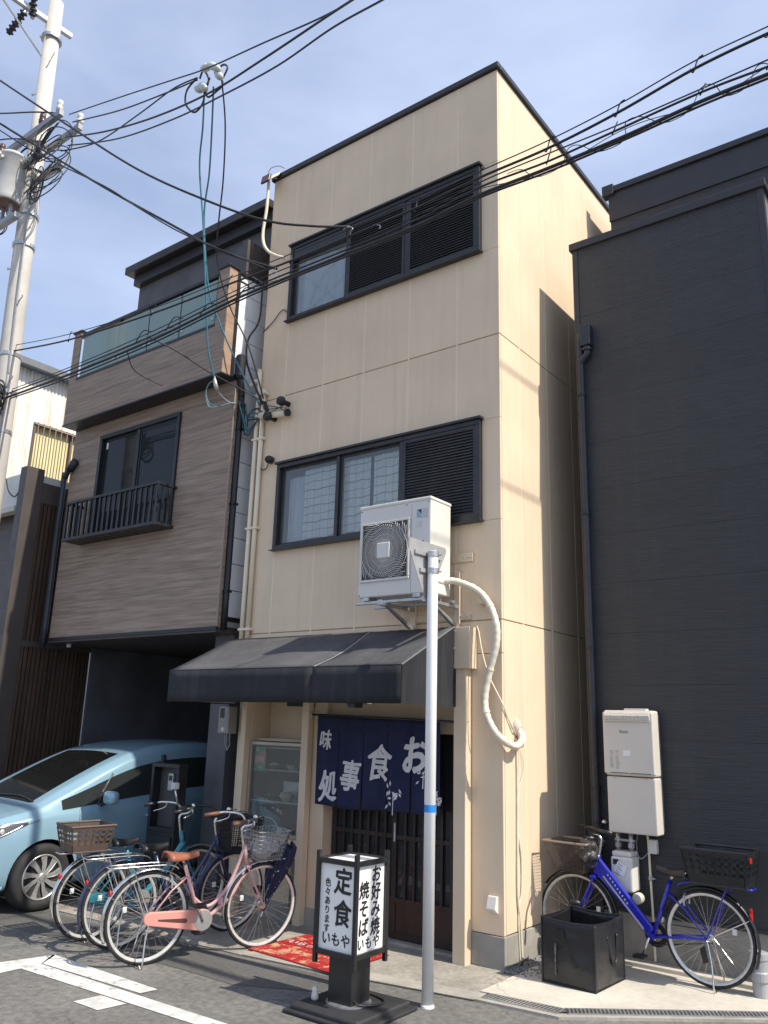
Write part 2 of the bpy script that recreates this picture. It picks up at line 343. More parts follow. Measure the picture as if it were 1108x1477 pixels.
# gravel bed at the foot of the beige side wall
g = MB()
for i in range(420):
    x, y = random.uniform(.015, .11)+random.random()**3*.25, random.uniform(-.06, .86); r = random.uniform(.008, .019); z = .012+random.random()*.012
    pts = []
    for a in range(5): pts.append((x+r*math.cos(a*1.256+i)*random.uniform(.7, 1.2), y+r*math.sin(a*1.256+i)*random.uniform(.7, 1.2), z))
    g.add(pts+[(x, y, z+r*.9), (x, y, z-r*.6)], [(k, (k+1) % 5, 5) for k in range(5)]+[((k+1) % 5, k, 6) for k in range(5)])
tag(obj('gravel', g, M_GRAVEL), 'loose grey gravel at the foot of the beige side wall', 'gravel', kind='stuff')

# ------------------------------------------------------------------ beige shop building
XL, ZT, G1, G2, BD = -3.18, 8.46, 2.73, 5.42, 7.0
bld = thing('shop_building', 'narrow three storey beige panelled building with a shop on the ground floor', 'building', (-1.59, 3.5, 0))
obj('core_wall', B(-.05, -.014, .05, BD-.01, .02, ZT-.02), M_BACK, bld)
obj('rear_wall', B(XL+.02, -.05, BD-.06, BD-.01, .02, ZT-.02), M_BACK, bld)
for (a, b, c, d) in ((2.42, 3.60, XL+.01, -.014), (4.60, 6.32, XL+.01, -.014), (7.335, ZT-.02, XL+.01, -.014), (3.60, 4.60, XL+.01, -2.785), (3.60, 4.60, -.185, -.014), (6.32, 7.335, XL+.01, -2.785), (6.32, 7.335, -.185, -.014)):
    obj('backing_slab', B(c, d, .0305, .049, a, b), M_BACK, bld)
obj('inner_wall', B(XL+.01, -.30, .75, .79, .02, 2.42), M_BACK, bld)
jx = [XL, -2.78, -2.20, -1.63, -1.045, -.47, 0.0]
WX0, WX1 = -2.78, -.19
wins = [(3.62, 4.585), (6.34, 7.315)]
def pan(x0, x1, z0, z1): obj('wall_panel', B(x0, x1, -.0, .03, z0, z1), M_BEIGE, bld, bev=.004)
g_ = .005
for (z0, z1, w) in ((2.44, G1, None), (G1, G2, wins[0]), (G2, ZT-.05, wins[1])):
    for i in range(6):
        x0, x1 = jx[i]+(g_ if i else 0), jx[i+1]-(g_ if i < 5 else 0); a, b = z0+g_, z1-g_
        if w is None or i == 0: pan(x0, x1, a, b); continue
        xe = min(x1, WX1)
        if i < 5: pan(x0, x1, a, w[0]); pan(x0, x1, w[1], b)
        else:
            pan(x0, x1, a, w[0]); pan(x0, x1, w[1], b); pan(WX1, x1, w[0]+.0015, w[1]-.0015)
        if i == 1: pass
for x in jx[1:-1]:
    for (a, b) in ((2.45, wins[0][0]), (wins[0][1], wins[1][0]), (wins[1][1], ZT-.06)): obj('sealant_strip', B(x-g_-.003, x+g_+.003, -.0025, .028, a, b), M_SEAL, bld, bev=.002)
for z in (G1, G2):
    obj('storey_joint', B(XL, -.004, .009, .028, z-g_-.001, z+g_+.001), mat('dark_joint', (.36, .29, .20), .8, .1), bld)
    obj('storey_joint', B(-.028, -.009, .03, BD, z-g_-.001, z+g_+.001), mat('dark_joint', (.36, .29, .20), .8, .1), bld)
# side wall panels
ys = [0.034, .40]+[.40+.585*k for k in range(1, 12)]
for (z0, z1) in ((.25, G1), (G1, G2), (G2, ZT-.05)):
    for i in range(len(ys)-1):
        obj('wall_panel', B(-.03, 0, ys[i]+(.003 if i else 0), ys[i+1]-.003, z0+g_, z1-g_), M_BEIGE, bld, bev=.003)
for y in ys[1:-1]: obj('sealant_strip', B(-.028, .002, y-.006, y+.006, .26, ZT-.06), M_SEAL, bld, bev=.002)
obj('coping', MB().box(XL-.03, .03, -.035, .03, ZT-.05, ZT+.015).box(-.03, .032, .03, BD, ZT-.05, ZT+.013), M_DARKMETAL, bld, bev=.006)
obj('roof_slab', B(XL, -.03, .03, BD, ZT-.3, ZT-.1), M_CONC, bld)
# left flank (seen only in the gap)
obj('left_wall', B(XL, XL+.009, .031, BD, 2.44, ZT-.05), M_BEIGE, bld)
# plinth and ground floor pier at the corner
obj('pier', B(-.298, -.001, 0, .03, .25, 2.44), M_BEIGE, bld, bev=.004)
obj('plinth', MB().box(-.298, .006, -.008, .04, 0, .245).box(-.03, .006, .04, BD, 0, .245), M_CONC, bld, bev=.006)
# windows
def louvre(x0, x1, z0, z1, y, parent, n):
    m = MB()
    for i in range(n):
        z = z0+(z1-z0)*(i+.5)/n; h = (z1-z0)/n
        m.add([(x0, y, z-h*.42), (x1, y, z-h*.42), (x1, y+.022, z+h*.40), (x0, y+.022, z+h*.40), (x0, y+.004, z-h*.55), (x1, y+.004, z-h*.55), (x1, y+.026, z+h*.27), (x0, y+.026, z+h*.27)],
              [(0, 1, 2, 3), (4, 7, 6, 5), (0, 4, 5, 1), (3, 2, 6, 7)])
    obj('louvre_slats', m, M_SLATMETAL, parent)
def rails(x0, x1, z0, z1, y0, y1, w): return MB().box(x0, x1, y0, y1, z0, z0+w).box(x0, x1, y0, y1, z1-w, z1).box(x0, x0+w, y0+.001, y1-.001, z0+w, z1-w).box(x1-w, x1, y0+.001, y1-.001, z0+w, z1-w)
def curtain(x0, x1, z0, z1, y, m, parent, waves=5, amp=.02, name='curtain'):
    c = MB().grid(lambda u, v: (x0+(x1-x0)*u, y+amp*math.sin(u*waves*6.28+.7*math.sin(v*3))*(.5+.5*v)+.006*math.sin(u*waves*17), z1-(z1-z0)*v), 60, 8)
    return obj(name, c, m, parent, smooth=True)
xs1, xs2 = -1.905, -1.085
for wi, (z0, z1) in enumerate(wins):
    w = obj('window', rails(WX0, WX1, z0, z1, -.045, .03, .045), M_DARKMETAL, bld, bev=.003)
    obj('sill', MB().prism([(WX0-.02, -.075, z0-.012), (WX0-.02, -.005, z0-.012), (WX0-.02, -.005, z0+.01), (WX0-.02, -.075, z0-.002)], (WX1-WX0+.04, 0, 0)), M_DARKMETAL, w, bev=.002)
    obj('head_trim', B(WX0-.02, WX1+.02, -.07, -.001, z1+.001, z1+.026), M_DARKMETAL, w, bev=.003)
    obj('room', MB().box(WX0, WX1, .62, .64, z0, z1), M_ROOMDARK, w)
    obj('mullion', B(xs2-.022, xs2+.022, -.03, .03, z0+.045, z1-.045), M_DARKMETAL, w, bev=.003)
    obj('mullion', B(xs1-.02, xs1+.02, -.026, .03, z0+.045, z1-.045), M_DARKMETAL, w, bev=.003)
    def sash(a, b, y=.0):
        obj('sash', rails(a, b, z0+.046, z1-.046, y, y+.022, .026), M_DARKMETAL, w, bev=.002)
        obj('pane', B(a+.026, b-.026, y+.009, y+.013, z0+.072, z1-.072), M_GLASSWIN, w)
    sash(WX0+.046, xs1-.021, .002)
    if wi == 0:
        sash(xs1+.021, xs2-.023, -.004)
        # white net curtain with a dark check
        for (a, b, wv) in ((-2.44, -1.93, 3.3), (-1.88, -1.53, 2.6), (-1.49, -1.10, 2.2)):
            c = curtain(a, b, z0+.03, z1-.10, .060, M_CURTAIN, w, wv, .008)
            fn = lambda u, v, a=a, b=b, wv=wv: (a+(b-a)*u, .060-.0035+.008*math.sin(u*wv*6.28+.7*math.sin(v*3))*(.5+.5*v)+.006*math.sin(u*wv*17), (z1-.10)-(z1-z0-.13)*v)
            q = MB()
            for k in range(9):
                v = (k+.6)/9.3; q.tube([fn(i/48, v+.006*math.sin(i*.23+k*1.7)) for i in range(49)], .0028 if k % 2 else .0045, 4)
            for k in range(int((b-a)/.10)):
                u = (k+.5)*.10/(b-a); q.tube([fn(u, j/8) for j in range(9)], .0015, 4)
            obj('check_pattern', q, M_CHECK, c)
        curtain(-2.70, -2.47, z0+.04, z1-.14, .10, M_CURTBLUE, w, 1.5, .01)
        louvre(xs2+.025, WX1-.075, z0+.05, z1-.05, -.032, w, 30)
        obj('shutter_frame', rails(xs2+.024, WX1-.046, z0+.046, z1-.046, -.036, -.008, .03), M_DARKMETAL, w, bev=.002)
        obj('shutter_backing', B(xs2+.05, WX1-.07, -.004, 0, z0+.06, z1-.06), M_BLACK, w)
    else:
        curtain(WX0+.06, xs1-.03, z0+.03, z1-.05, .06, M_CURTBLUE, w, 4, .022)
        for (a, b) in ((xs1+.021, xs2-.023), (xs2+.024, WX1-.046)):
            louvre(a+.03, b-.03, z0+.05, z1-.05, -.032, w, 30)
            obj('shutter_frame', rails(a, b, z0+.046, z1-.046, -.036, -.008, .03), M_DARKMETAL, w, bev=.002)
            obj('shutter_backing', B(a+.03, b-.03, -.004, 0, z0+.06, z1-.06), M_BLACK, w)
        obj('shutter_box', B(WX0+.05, xs1-.02, -.034, .0, z1-.20, z1-.048), M_DARKMETAL, w, bev=.003)
# ground floor shopfront: back wall, pier, posts, header
for bx in ((XL, -2.985, .03, .12, 0, 2.42), (-2.985, -2.235, .04, .12, 0, .70), (-2.985, -2.235, .3, .34, 1.63, 2.42), (-2.235, -1.955, .04, .30, 0, 2.42), (-2.985, -2.235, .12, .3, 1.63, 1.66), (XL, -2.99, .121, .34, 1.6, 2.42)):
    obj('shop_wall', B(*bx), M_BEIGEPLAIN, bld, bev=.003)
obj('door_header', B(-1.955, -.42, .09, .30, 1.76, 2.42), M_BEIGEPLAIN, bld)
obj('soffit', B(XL, -.30, .0, .75, 2.41, 2.44), M_BEIGEPLAIN, bld)
obj('shop_plinth', MB().box(XL, -1.955, .025, .04, 0.005, .16), M_CONC, bld, bev=.003)
for (a, b) in ((-2.205, -2.12), (-3.06, -2.99)): obj('post', B(a, b, -.05, .028, .0, 2.42), M_BEIGEPLAIN, bld, bev=.004)
obj('post', B(-.418, -.30, -.10, .09, 0, 2.42), M_BEIGEPLAIN, bld, bev=.005)
obj('sign_casing', B(-.42, -.245, -.128, -.001, 2.31, 2.665), M_BEIGEPLAIN, bld, bev=.004)
obj('threshold', B(-1.955, -.42, .05, .5, 0, .03), M_PAVE, bld)
# sliding timber door: two leaves of upright bars with a low panel
def leaf(x0, x1, y):
    d = obj('door', rails(x0, x1, .03, 1.76, y, y+.035, .05), M_DOORWOOD, bld, bev=.003)
    n = 7
    for i in range(1, n): 
        x = x0+.05+(x1-x0-.1)*i/n; obj('upright_bar', B(x-.013, x+.013, y-.004, y+.018, .34, 1.71), M_DOORWOOD, d, bev=.002)
    obj('kick_panel', B(x0+.05, x1-.05, y+.010, y+.02, .08, .34), M_DOORWOOD, d)
    for z in (.34, .86): obj('cross_rail', B(x0+.05, x1-.05, y+.001, y+.024, z-.02, z+.02), M_DOORWOOD, d, bev=.002)
    obj('pane', B(x0+.05, x1-.05, y+.022, y+.026, .34, 1.71), M_GLASSDARK, d)
    return d
d1 = leaf(-1.94, -1.16, .16); d2 = leaf(-1.20, -.425, .12)
obj('handle', B(-1.175, -1.155, .108, .118, .82, .98), M_STEEL, d2, bev=.003)
obj('door_room', B(-1.95, -.42, .50, .52, 0, 1.76), M_ROOMDARK, bld)
# display case set in the wall
dc = thing('display_case', 'glass food display case let into the shop wall beside the door', 'display case', (-2.61, .17, .72))
obj('case_frame', rails(-2.985, -2.235, .735, 1.625, .02, .06, .032), mat('case_frame_steel', (.40, .36, .30), .4, .1, 6, metal=.5), dc, bev=.003)
obj('case_back', MB().box(-2.98, -2.24, .285, .298, .71, 1.62).box(-2.984, -2.978, .06, .285, .71, 1.62).box(-2.242, -2.236, .06, .285, .71, 1.62), mat('case_inside', (.075, .08, .07), .6, .1), dc)
obj('case_floor', B(-2.978, -2.242, .06, .285, .722, .745), mat('case_base', (.20, .19, .18), .5, .2), dc)
obj('shelf', B(-2.978, -2.242, .07, .285, 1.345, 1.357), mat('shelf_glass', (.34, .40, .38), .2, .05), dc)
obj('shelf', B(-2.978, -2.242, .10, .285, 1.56, 1.572), mat('shelf_glass', (.34, .40, .38), .2, .05), dc)
obj('pane', B(-2.955, -2.265, .036, .041, .765, 1.595), M_GLASSCASE, dc)
obj('sill', B(-3.0, -2.225, -.008, .035, .695, .733), M_BEIGEPLAIN, dc, bev=.003)
# ------------------------------------------------------------------ charcoal building on the right
YD = .92
dk = thing('dark_house', 'charcoal sided house beside the beige building, with a stepped roofline', 'building', (1.25, 3.2, 0))
DX0, DX1, DZ = .36, 2.20, 6.68
obj('core', MB().box(DX0+.006, DX1-.006, YD+.02, 8.5, .40, DZ-.05), M_DARKTRIM, dk)
z = .40; k = 0
while z < DZ-.06:
    z1 = min(z+.455, DZ-.05)
    obj('siding_board', B(DX0+.055, DX1-.055, YD, YD+.02, z+.0008, z1-.0008), M_DARKSID, dk)
    z = z1
for (a, b) in ((DX0-.004, DX0+.054), (DX1-.054, DX1+.004)): obj('corner_trim', B(a, b, YD-.006, YD+.05, .40, DZ-.05), M_DARKTRIM, dk, bev=.003)
obj('right_wall', B(DX1-.005, DX1, YD+.05, 8.5, .40, DZ-.05), mat('grey_side_cladding', (.16, .165, .18), .6, .1), dk)
obj('left_wall', B(DX0, DX0+.005, YD+.05, 8.5, .40, DZ-.05), M_DARKTRIM, dk)
obj('coping', MB().box(DX0-.03, DX1+.03, YD-.03, 8.5, DZ-.05, DZ+.03), M_DARKTRIM, dk, bev=.006)
obj('plinth', B(DX0+.012, DX1-.01, YD+.006, 8.4, 0, .405), M_CONC, dk, bev=.004)
obj('starter_flashing', B(DX0, DX1, YD-.012, YD+.02, .385, .41), M_DARKTRIM, dk, bev=.002)
# taller volume set back
UY, UX0, UX1, UZ = 2.30, .27, 4.8, 8.22
obj('rear_core', B(UX0+.006, UX1, UY+.021, 8.6, .2, UZ-.06), M_DARKTRIM, dk)
z = DZ-.2
while z < UZ-.5:
    z1 = min(z+.455, UZ-.43); obj('siding_board', B(UX0, UX1, UY, UY+.02, z+.0008, z1-.0008), M_DARKSID, dk); z = z1
obj('fascia', B(UX0-.01, UX1+.02, UY-.02, UY+.02, UZ-.43, UZ-.055), M_DARKTRIM, dk, bev=.004)
obj('roof_cap', B(UX0-.05, UX1+.05, UY-.055, 8.6, UZ-.055, UZ+.02), M_DARKTRIM, dk, bev=.006)
obj('verge_block', B(UX0-.07, UX0+.07, UY-.07, UY+.05, UZ-.09, UZ+.045), M_DARKTRIM, dk, bev=.006)
obj('rear_left_wall', B(UX0, UX0+.005, UY+.02, 8.6, .2, UZ-.06), M_DARKTRIM, dk)
# downpipe with rain hopper
dp = thing('downpipe', 'navy black rainwater pipe with square hopper on the charcoal wall', 'downpipe', (.46, YD-.05, .05))
obj('hopper', MB().prism([(.445, YD-.10, 5.50), (.545, YD-.10, 5.50), (.545, YD-.002, 5.50), (.445, YD-.002, 5.50)], (0, 0, .22)), M_NAVYPIPE, dp, bev=.006)
obj('hopper_neck', MB().lathe([(.05, 5.455), (.05, 5.475), (.036, 5.48), (.036, 5.505)], 'z', (.497, YD-.05, 0), 14), M_NAVYPIPE, dp, smooth=False)
obj('pipe', T(smoothpts([(.497, YD-.05, 5.47), (.497, YD-.05, 5.42), (.452, YD-.048, 5.37), (.428, YD-.046, 5.33), (.424, YD-.046, 5.25), (.424, YD-.046, .05)], 6), .033, 14), M_NAVYPIPE, dp, smooth=True)
for z in (5.0, 3.8, 2.55, 1.35, .5):
    obj('pipe_clip', MB().lathe([(.041, z-.012), (.041, z+.012)], 'z', (.424, YD-.046, 0), 14).box(.41, .438, YD-.02, YD, z-.01, z+.01), M_BLACKM, dp)
# water heater
wh = thing('water_heater', 'champagne wall mounted gas water heater with pipe cover on the charcoal wall', 'water heater', (.8, YD-.1, 1.02))
hx0, hx1, hy = .585, 1.005, YD-.21
obj('heater_body', B(hx0, hx1, hy, YD-.06, 1.47, 2.0), M_HEATER, wh, bev=.016, seg=3)
obj('front_cover', B(hx0-.006, hx1+.004, hy-.014, hy+.03, 1.485, 1.985), M_HEATER, wh, bev=.012, seg=3)
obj('pipe_cover', B(hx0+.004, hx1-.004, hy+.008, YD-.05, 1.02, 1.462), M_HEATER, wh, bev=.012, seg=3)
obj('mount_box', MB().box(hx0+.02, hx1-.012, YD-.06, YD-.001, 1.04, 1.97), mat('mount_grey', (.20, .20, .205), .5, .1), wh, bev=.006)
m = MB()
for i in range(17):
    for j in range(3):
        x = hx0+.035+i*.021; z = 1.925+j*.014; m.box(x, x+.012, hy-.0166, hy-.012, z, z+.008)
obj('exhaust_slots', m, mat('slot_shadow', (.10, .095, .09), .7, .1), wh)
obj('exhaust_hood', MB().prism([(hx0+.012, hy-.034, 1.955), (hx0+.012, hy-.0145, 1.985), (hx0+.012, hy-.0145, 1.915), (hx0+.012, hy-.034, 1.918)], (hx1-hx0-.026, 0, 0)), mat('grille_dotted', (.40, .38, .35), .5, 0, 60, col2=(.60, .56, .50)), wh, bev=.006)
obj('hood_lip', T([(hx0+.015, hy-.026, 1.914), (hx1-.017, hy-.026, 1.914)], .006, 8), M_HEATER, wh)
obj('top_vent', B(hx0+.17, hx1-.06, hy+.03, hy+.1, 2.0, 2.016), M_HEATER, wh, bev=.004)
for (a, b) in ((hx0+.05, hx0+.205), (hx0+.215, hx1-.03)): obj('seam_slot', B(a, b, hy-.0155, hy-.01, 1.492, 1.497), M_BLACK, wh)
for x in (hx0+.075, hx1-.085): obj('screw', MB().lathe([(.006, -.002), (.006, .003)], 'y', (x, hy+.006, 1.452), 8), M_STEEL, wh)
obj('sticker', B(hx0+.165, hx0+.225, hy-.0160, hy-.0135, 1.63, 1.675), M_PANELWHITE, wh)
tm = mat('grey_print', (.25, .24, .23), .6, .05)
obj('lettering', xf(text_mesh('Rinnai', .030, .0008), frame_mat((hx0+.175, hy-.0162, 1.825), (1, 0, 0), (0, 0, 1))), tm, wh)
m = MB()
for i in range(16):
    for c in range(2):
        if random.random() < .85: m.box(hx0+.048+c*.05, hx0+.048+c*.05+random.uniform(.02, .036), hy-.0158, hy-.0138, 1.525+i*.0095, 1.529+i*.0095)
obj('small_print', m, mat('pale_print', (.40, .38, .35), .6, .05), wh)
for (x, zz, w_) in ((.80, 1.0, .012), (.86, 1.0, .009), (.70, 1.0, .012)):
    pass
# pipes below the heater
single('gas_pipe', T(smoothpts([(.855, YD-.05, 1.03), (.86, YD-.045, .95), (.862, YD-.04, .7), (.864, YD-.035, .40), (.864, YD-.03, .06)], 6), .010, 8), M_CREAM, 'thin pale pipe running from the water heater down to the ledge', 'pipe', smooth=True)
single('valve', MB().lathe([(.012, .66), (.018, .665), (.018, .69), (.012, .70)], 'z', (.863, YD-.04, 0), 10).box(.868, .90, YD-.05, YD-.032, .672, .684), M_STEEL, 'small steel valve with side lever on the thin pale pipe', 'valve')
gm = thing('gas_meter', 'white gas meter with paper tag behind the blue bicycle', 'gas meter', (.68, YD-.1, .5))
obj('meter_body', B(.59, .775, YD-.20, YD-.03, .57, .835), M_ACWHITE, gm, bev=.02, seg=3)
obj('upper_case', B(.60, .765, YD-.19, YD-.04, .836, .875), M_ACWHITE, gm, bev=.012)
for x in (.625, .735): obj('inlet_pipe', T([(x, YD-.10, .87), (x, YD-.10, 1.03)], .019, 10), M_STEEL, gm, smooth=True); 
for x in (.625, .735): obj('coupling_nut', MB().lathe([(.028, .90), (.028, .935)], 'z', (x, YD-.10, 0), 6), M_STEEL, gm)
obj('cross_pipe', T([(.60, YD-.10, .955), (.77, YD-.10, .955)], .012, 8), M_STEEL, gm)
obj('dial_cap', MB().lathe([(.0, -.205), (.036, -.205), (.042, -.19), (.042, -.14)], 'y', (.80, YD, .535), 18), mat('cap_cream', (.55, .52, .44), .5, .05), gm)
obj('dial_window', B(.615, .66, YD-.204, YD-.198, .775, .815), M_BLACK, gm)
tagm = MB().add([(.655, YD-.206, .80), (.735, YD-.206, .765), (.70, YD-.207, .69), (.62, YD-.207, .725), (.655, YD-.203, .80), (.735, YD-.203, .765), (.70, YD-.204, .69), (.62, YD-.204, .725)], [(0, 1, 2, 3), (7, 6, 5, 4), (0, 4, 5, 1), (1, 5, 6, 2), (2, 6, 7, 3), (3, 7, 4, 0)])
obj('paper_tag', tagm, M_PANELWHITE, gm)
m = MB()
for i in range(5):
    c = Vector((.655, YD-.2075, .785))+Vector((-.008, 0, -.0165))*i
    m.tube([c+Vector((.005, 0, 0)), c+Vector((.05*(.7+.3*random.random()), 0, -.022))], .0022, 4)
obj('tag_writing', m, mat('blue_ink', (.10, .15, .32), .6, .05), gm)
single('outlet_box', B(.855, .93, YD-.055, YD-.001, .865, .975), M_ACWHITE, 'small cream outlet box under the right corner of the water heater', 'outlet box', bev=.008)
single('earth_cable', T(smoothpts([(.86, YD-.03, .88), (.80, YD-.04, .82), (.77, YD-.05, .84), (.755, YD-.03, .93), (.765, YD-.02, 1.0)], 6), .005, 6), M_CABLEGREY, 'thin grey cable looping between the outlet box and the gas meter', 'cable', smooth=True)
single('drain_riser', MB().lathe([(.058, .0), (.058, .10), (.068, .105), (.068, .16), (.06, .17), (.06, .24), (.066, .245), (.066, .29), (.05, .295), (.0, .295)], 'z', (1.70, .68, .02), 20), mat('grey_pvc', (.33, .335, .34), .5, .08), 'short grey plastic drain riser behind the blue bicycle rear wheel', 'drain pipe', smooth=False, bev=.002)

# ------------------------------------------------------------------ brown house on the left
bh = thing('brown_house', 'brown wood print sided house with glass balcony and carport on the left', 'building', (-5.1, 2.0, 0))
BX0, BX1, BY, BZ0, BZ1 = -6.66, -3.40, -.19, 2.80, 5.80
AY, AX0, AX1, AZ0, AZ1 = -.42, -6.62, -3.40, 5.70, 7.09
WZ = (4.05, 5.50); WXA, WXB = -6.0, -4.34
def boards(x0, x1, y, z0, z1, parent, hole=None, step=.455):
    z = z0
    while z < z1-.01:
        e = min(z+step, z1)
        rects = [(x0, x1, z, e)]
        if hole:
            hx0_, hx1_, hz0, hz1 = hole
            if e > hz0+.001 and z < hz1-.001:
                rects = []
                if z < hz0: rects.append((x0, x1, z, hz0))
                if e > hz1: rects.append((x0, x1, hz1, e))
                a, b = max(z, hz0), min(e, hz1); rects += [(x0, hx0_, a, b), (hx1_, x1, a, b)]
        for (a, b, c, d) in rects: obj('siding_board', B(a, b, y, y+.018, c+.0012, d-.0012), M_SIDING, parent)
        z = e
boards(BX0, BX1-.012, BY, BZ0, BZ1, bh, (WXA, WXB, WZ[0], WZ[1]))
obj('front_core', MB().box(BX0+.01, WXA, BY+.019, .6, BZ0+.01, BZ1).box(WXB, BX1-.013, BY+.019, .6, BZ0+.01, BZ1).box(WXA, WXB, BY+.019, .6, BZ0+.01, WZ[0]).box(WXA, WXB, BY+.019, .6, WZ[1], BZ1), M_SLATTRIM, bh)
obj('corner_bead', B(BX1-.012, BX1+.004, BY-.003, BY+.014, BZ0, BZ1-.1), mat('corner_bead_tan', (.30, .235, .20), .5, .05), bh, bev=.002)
obj('side_board', B(BX1-.012, BX1, BY+.014, BY+.055, BZ0, BZ1-.1), M_SIDING, bh)
obj('soffit', B(BX0, BX1, BY-.006, 4.9, BZ0-.05, BZ0+.005), M_SLATTRIM, bh)
obj('soffit_flashing', B(BX0-.01, BX1+.012, BY-.02, BY+.012, BZ0-.03, BZ0+.012), M_BLACKM, bh, bev=.003)
# side wall: pale boards, seen in the gap
obj('side_core', B(BX1-.10, BX1-.014, BY+.03, 5.0, BZ0, 7.6), M_SLATTRIM, bh)
z = 2.93
while z < 6.98:
    obj('side_panel', B(BX1-.014, BX1, BY+.10, 4.9, z+.004, z+.296), M_WHITESID, bh, bev=.002); z += .30
for zz in (5.76, 6.06, 6.36, 6.66): obj('side_panel', B(BX1-.013, BX1-.0005, AY+.1765, BY+.0985, zz+.002, min(zz+.298, 6.985)), M_WHITESID, bh, bev=.002)
obj('base_flashing', B(BX1-.012, BX1+.02, BY+.10, 4.9, 2.815, 2.875), mat('pale_flashing', (.45, .46, .46), .35, .05, metal=.5), bh, bev=.003)
obj('base_trim', B(BX1-.012, BX1+.012, BY+.10, 4.9, 2.876, 2.928), M_BLACKM, bh)
# first floor window
w = obj('window', rails(WXA, WXB, WZ[0], WZ[1], BY-.03, BY+.05, .055), M_BLACKM, bh, bev=.003)
wm = (WXA+WXB)/2
obj('mullion', B(wm-.03, wm+.03, BY-.012, BY+.04, WZ[0]+.055, WZ[1]-.055), M_BLACKM, w, bev=.003)
for (a, b, yy) in ((WXA+.055, wm-.03, .02), (wm+.03, WXB-.055, .0)):
    obj('sash', rails(a, b, WZ[0]+.056, WZ[1]-.056, BY+yy, BY+yy+.02, .03), M_BLACKM, w); obj('pane', B(a+.03, b-.03, BY+yy+.008, BY+yy+.012, WZ[0]+.086, WZ[1]-.086), M_GLASSDARK, w)
obj('sticker', B(WXA+.09, WXA+.13, BY+.0265, BY+.0275, WZ[1]-.19, WZ[1]-.10), M_WHITESID, w)
# flower railing under the window
fr = obj('window_railing', MB().box(-6.20, -4.30, -.472, -.43, 4.50, 4.535), M_BLACKM, bh, bev=.004)
for (bx) in ((-6.20, -4.30, -.472, -.43, 4.01, 4.05), (-6.20, -6.165, -.43, BY, 4.502, 4.533), (-4.335, -4.30, -.43, BY, 4.502, 4.533), (-6.20, -6.165, -.43, BY, 4.012, 4.048), (-4.335, -4.30, -.43, BY, 4.012, 4.048)):
    obj('rail', B(*bx), M_BLACKM, fr, bev=.003)
for i in range(19):
    x = -6.18+i*(1.86/18); obj('baluster', B(x-.018, x+.018, -.462, -.44, 4.05, 4.50), M_BLACKM, fr)
for x in (-6.182, -4.318):
    for y in (-.37, -.29): obj('baluster', B(x-.01, x+.01, y-.01, y+.01, 4.048, 4.502), M_BLACKM, fr)
for i in range(12):
    x = -6.12+i*.158; obj('floor_slat', B(x-.07, x+.07, -.43, BY, 4.015, 4.032), M_BLACKM, fr)
# balcony box with glass
obj('balcony_floor', B(AX0+.01, AX1-.02, AY+.02, BY+.02, AZ0, AZ0+.05), M_BLACKM, bh)
GZ0, GZ1 = 6.36, 7.0
boards(AX0, AX1-.012, AY, AZ0+.02, GZ0, bh, None, .32)
obj('balcony_core', B(AX0+.01, AX1-.013, AY+.019, AY+.12, AZ0+.03, GZ0-.005), M_SLATTRIM, bh)
obj('drip_edge', B(AX0-.012, AX1+.012, AY-.010, BY, AZ0-.004, AZ0+.018), M_BLACKM, bh, bev=.003)
for (a, b) in ((AX0, AX0+.17), (AX1-.19, AX1-.012)): obj('balcony_pier', B(a, b, AY, AY+.018, GZ0, AZ1), M_SIDING, bh)
obj('pier_core', B(AX1-.19, AX1-.013, AY+.0185, AY+.13, GZ0, AZ1-.005), M_SLATTRIM, bh)
obj('pier_side', B(AX1-.012, AX1, AY+.002, AY+.13, AZ0+.02, AZ1), mat('sunlit_brown_siding', (.38, .27, .20), .6, 0, 1.15, (1.2, 1.2, 16), col2=(.27, .17, .11), bump=.3, bscale=16, bstretch=(1, 1, 13)), bh)  # same brown siding, the warmth of direct sun put into its colour
obj('side_upright', B(AX1-.012, AX1+.012, AY+.131, AY+.175, AZ0, AZ1), M_BLACKM, bh)
obj('side_upper_panel', B(AX1-.014, AX1-.001, AY+.1752, 4.9, 6.99, 7.05), M_WHITESID, bh)
obj('balcony_cap', MB().box(AX0-.02, AX0+.19, AY-.02, AY+.15, AZ1, AZ1+.03), M_BLACKM, bh, bev=.004)
obj('balcony_cap', MB().box(AX1-.21, AX1+.02, AY-.02, AY+.15, AZ1, AZ1+.03), M_BLACKM, bh, bev=.004)
obj('side_cap', B(AX1-.14, AX1+.025, AY+.152, 4.9, 7.06, 7.10), M_BLACKM, bh, bev=.004)
obj('top_rail', B(AX0+.19, AX1-.21, AY+.005, AY+.06, 7.02, 7.065), M_BLACKM, bh, bev=.004)
obj('bottom_rail', B(AX0+.171, AX1-.191, AY-.006, AY+.05, GZ0-.012, GZ0+.028), M_BLACKM, bh, bev=.003)
gx = [AX0+.20, -5.58, -4.93, -4.29, AX1-.22]
for i in range(4):
    obj('glass_panel', B(gx[i]+.012, gx[i+1]-.012, AY+.025, AY+.033, GZ0+.03, 6.995), M_GLASSBALC, bh)
    for zz in (GZ0+.12, ):
        for xx in (gx[i]+.05, gx[i+1]-.05): obj('glass_clamp', B(xx-.022, xx+.022, AY+.016, AY+.045, zz-.018, zz+.018), M_STEEL, bh, bev=.003)
for x in gx[1:-1]: obj('rail_post', B(x-.011, x+.011, AY+.035, AY+.07, GZ0, 7.03), M_BLACKM, bh)
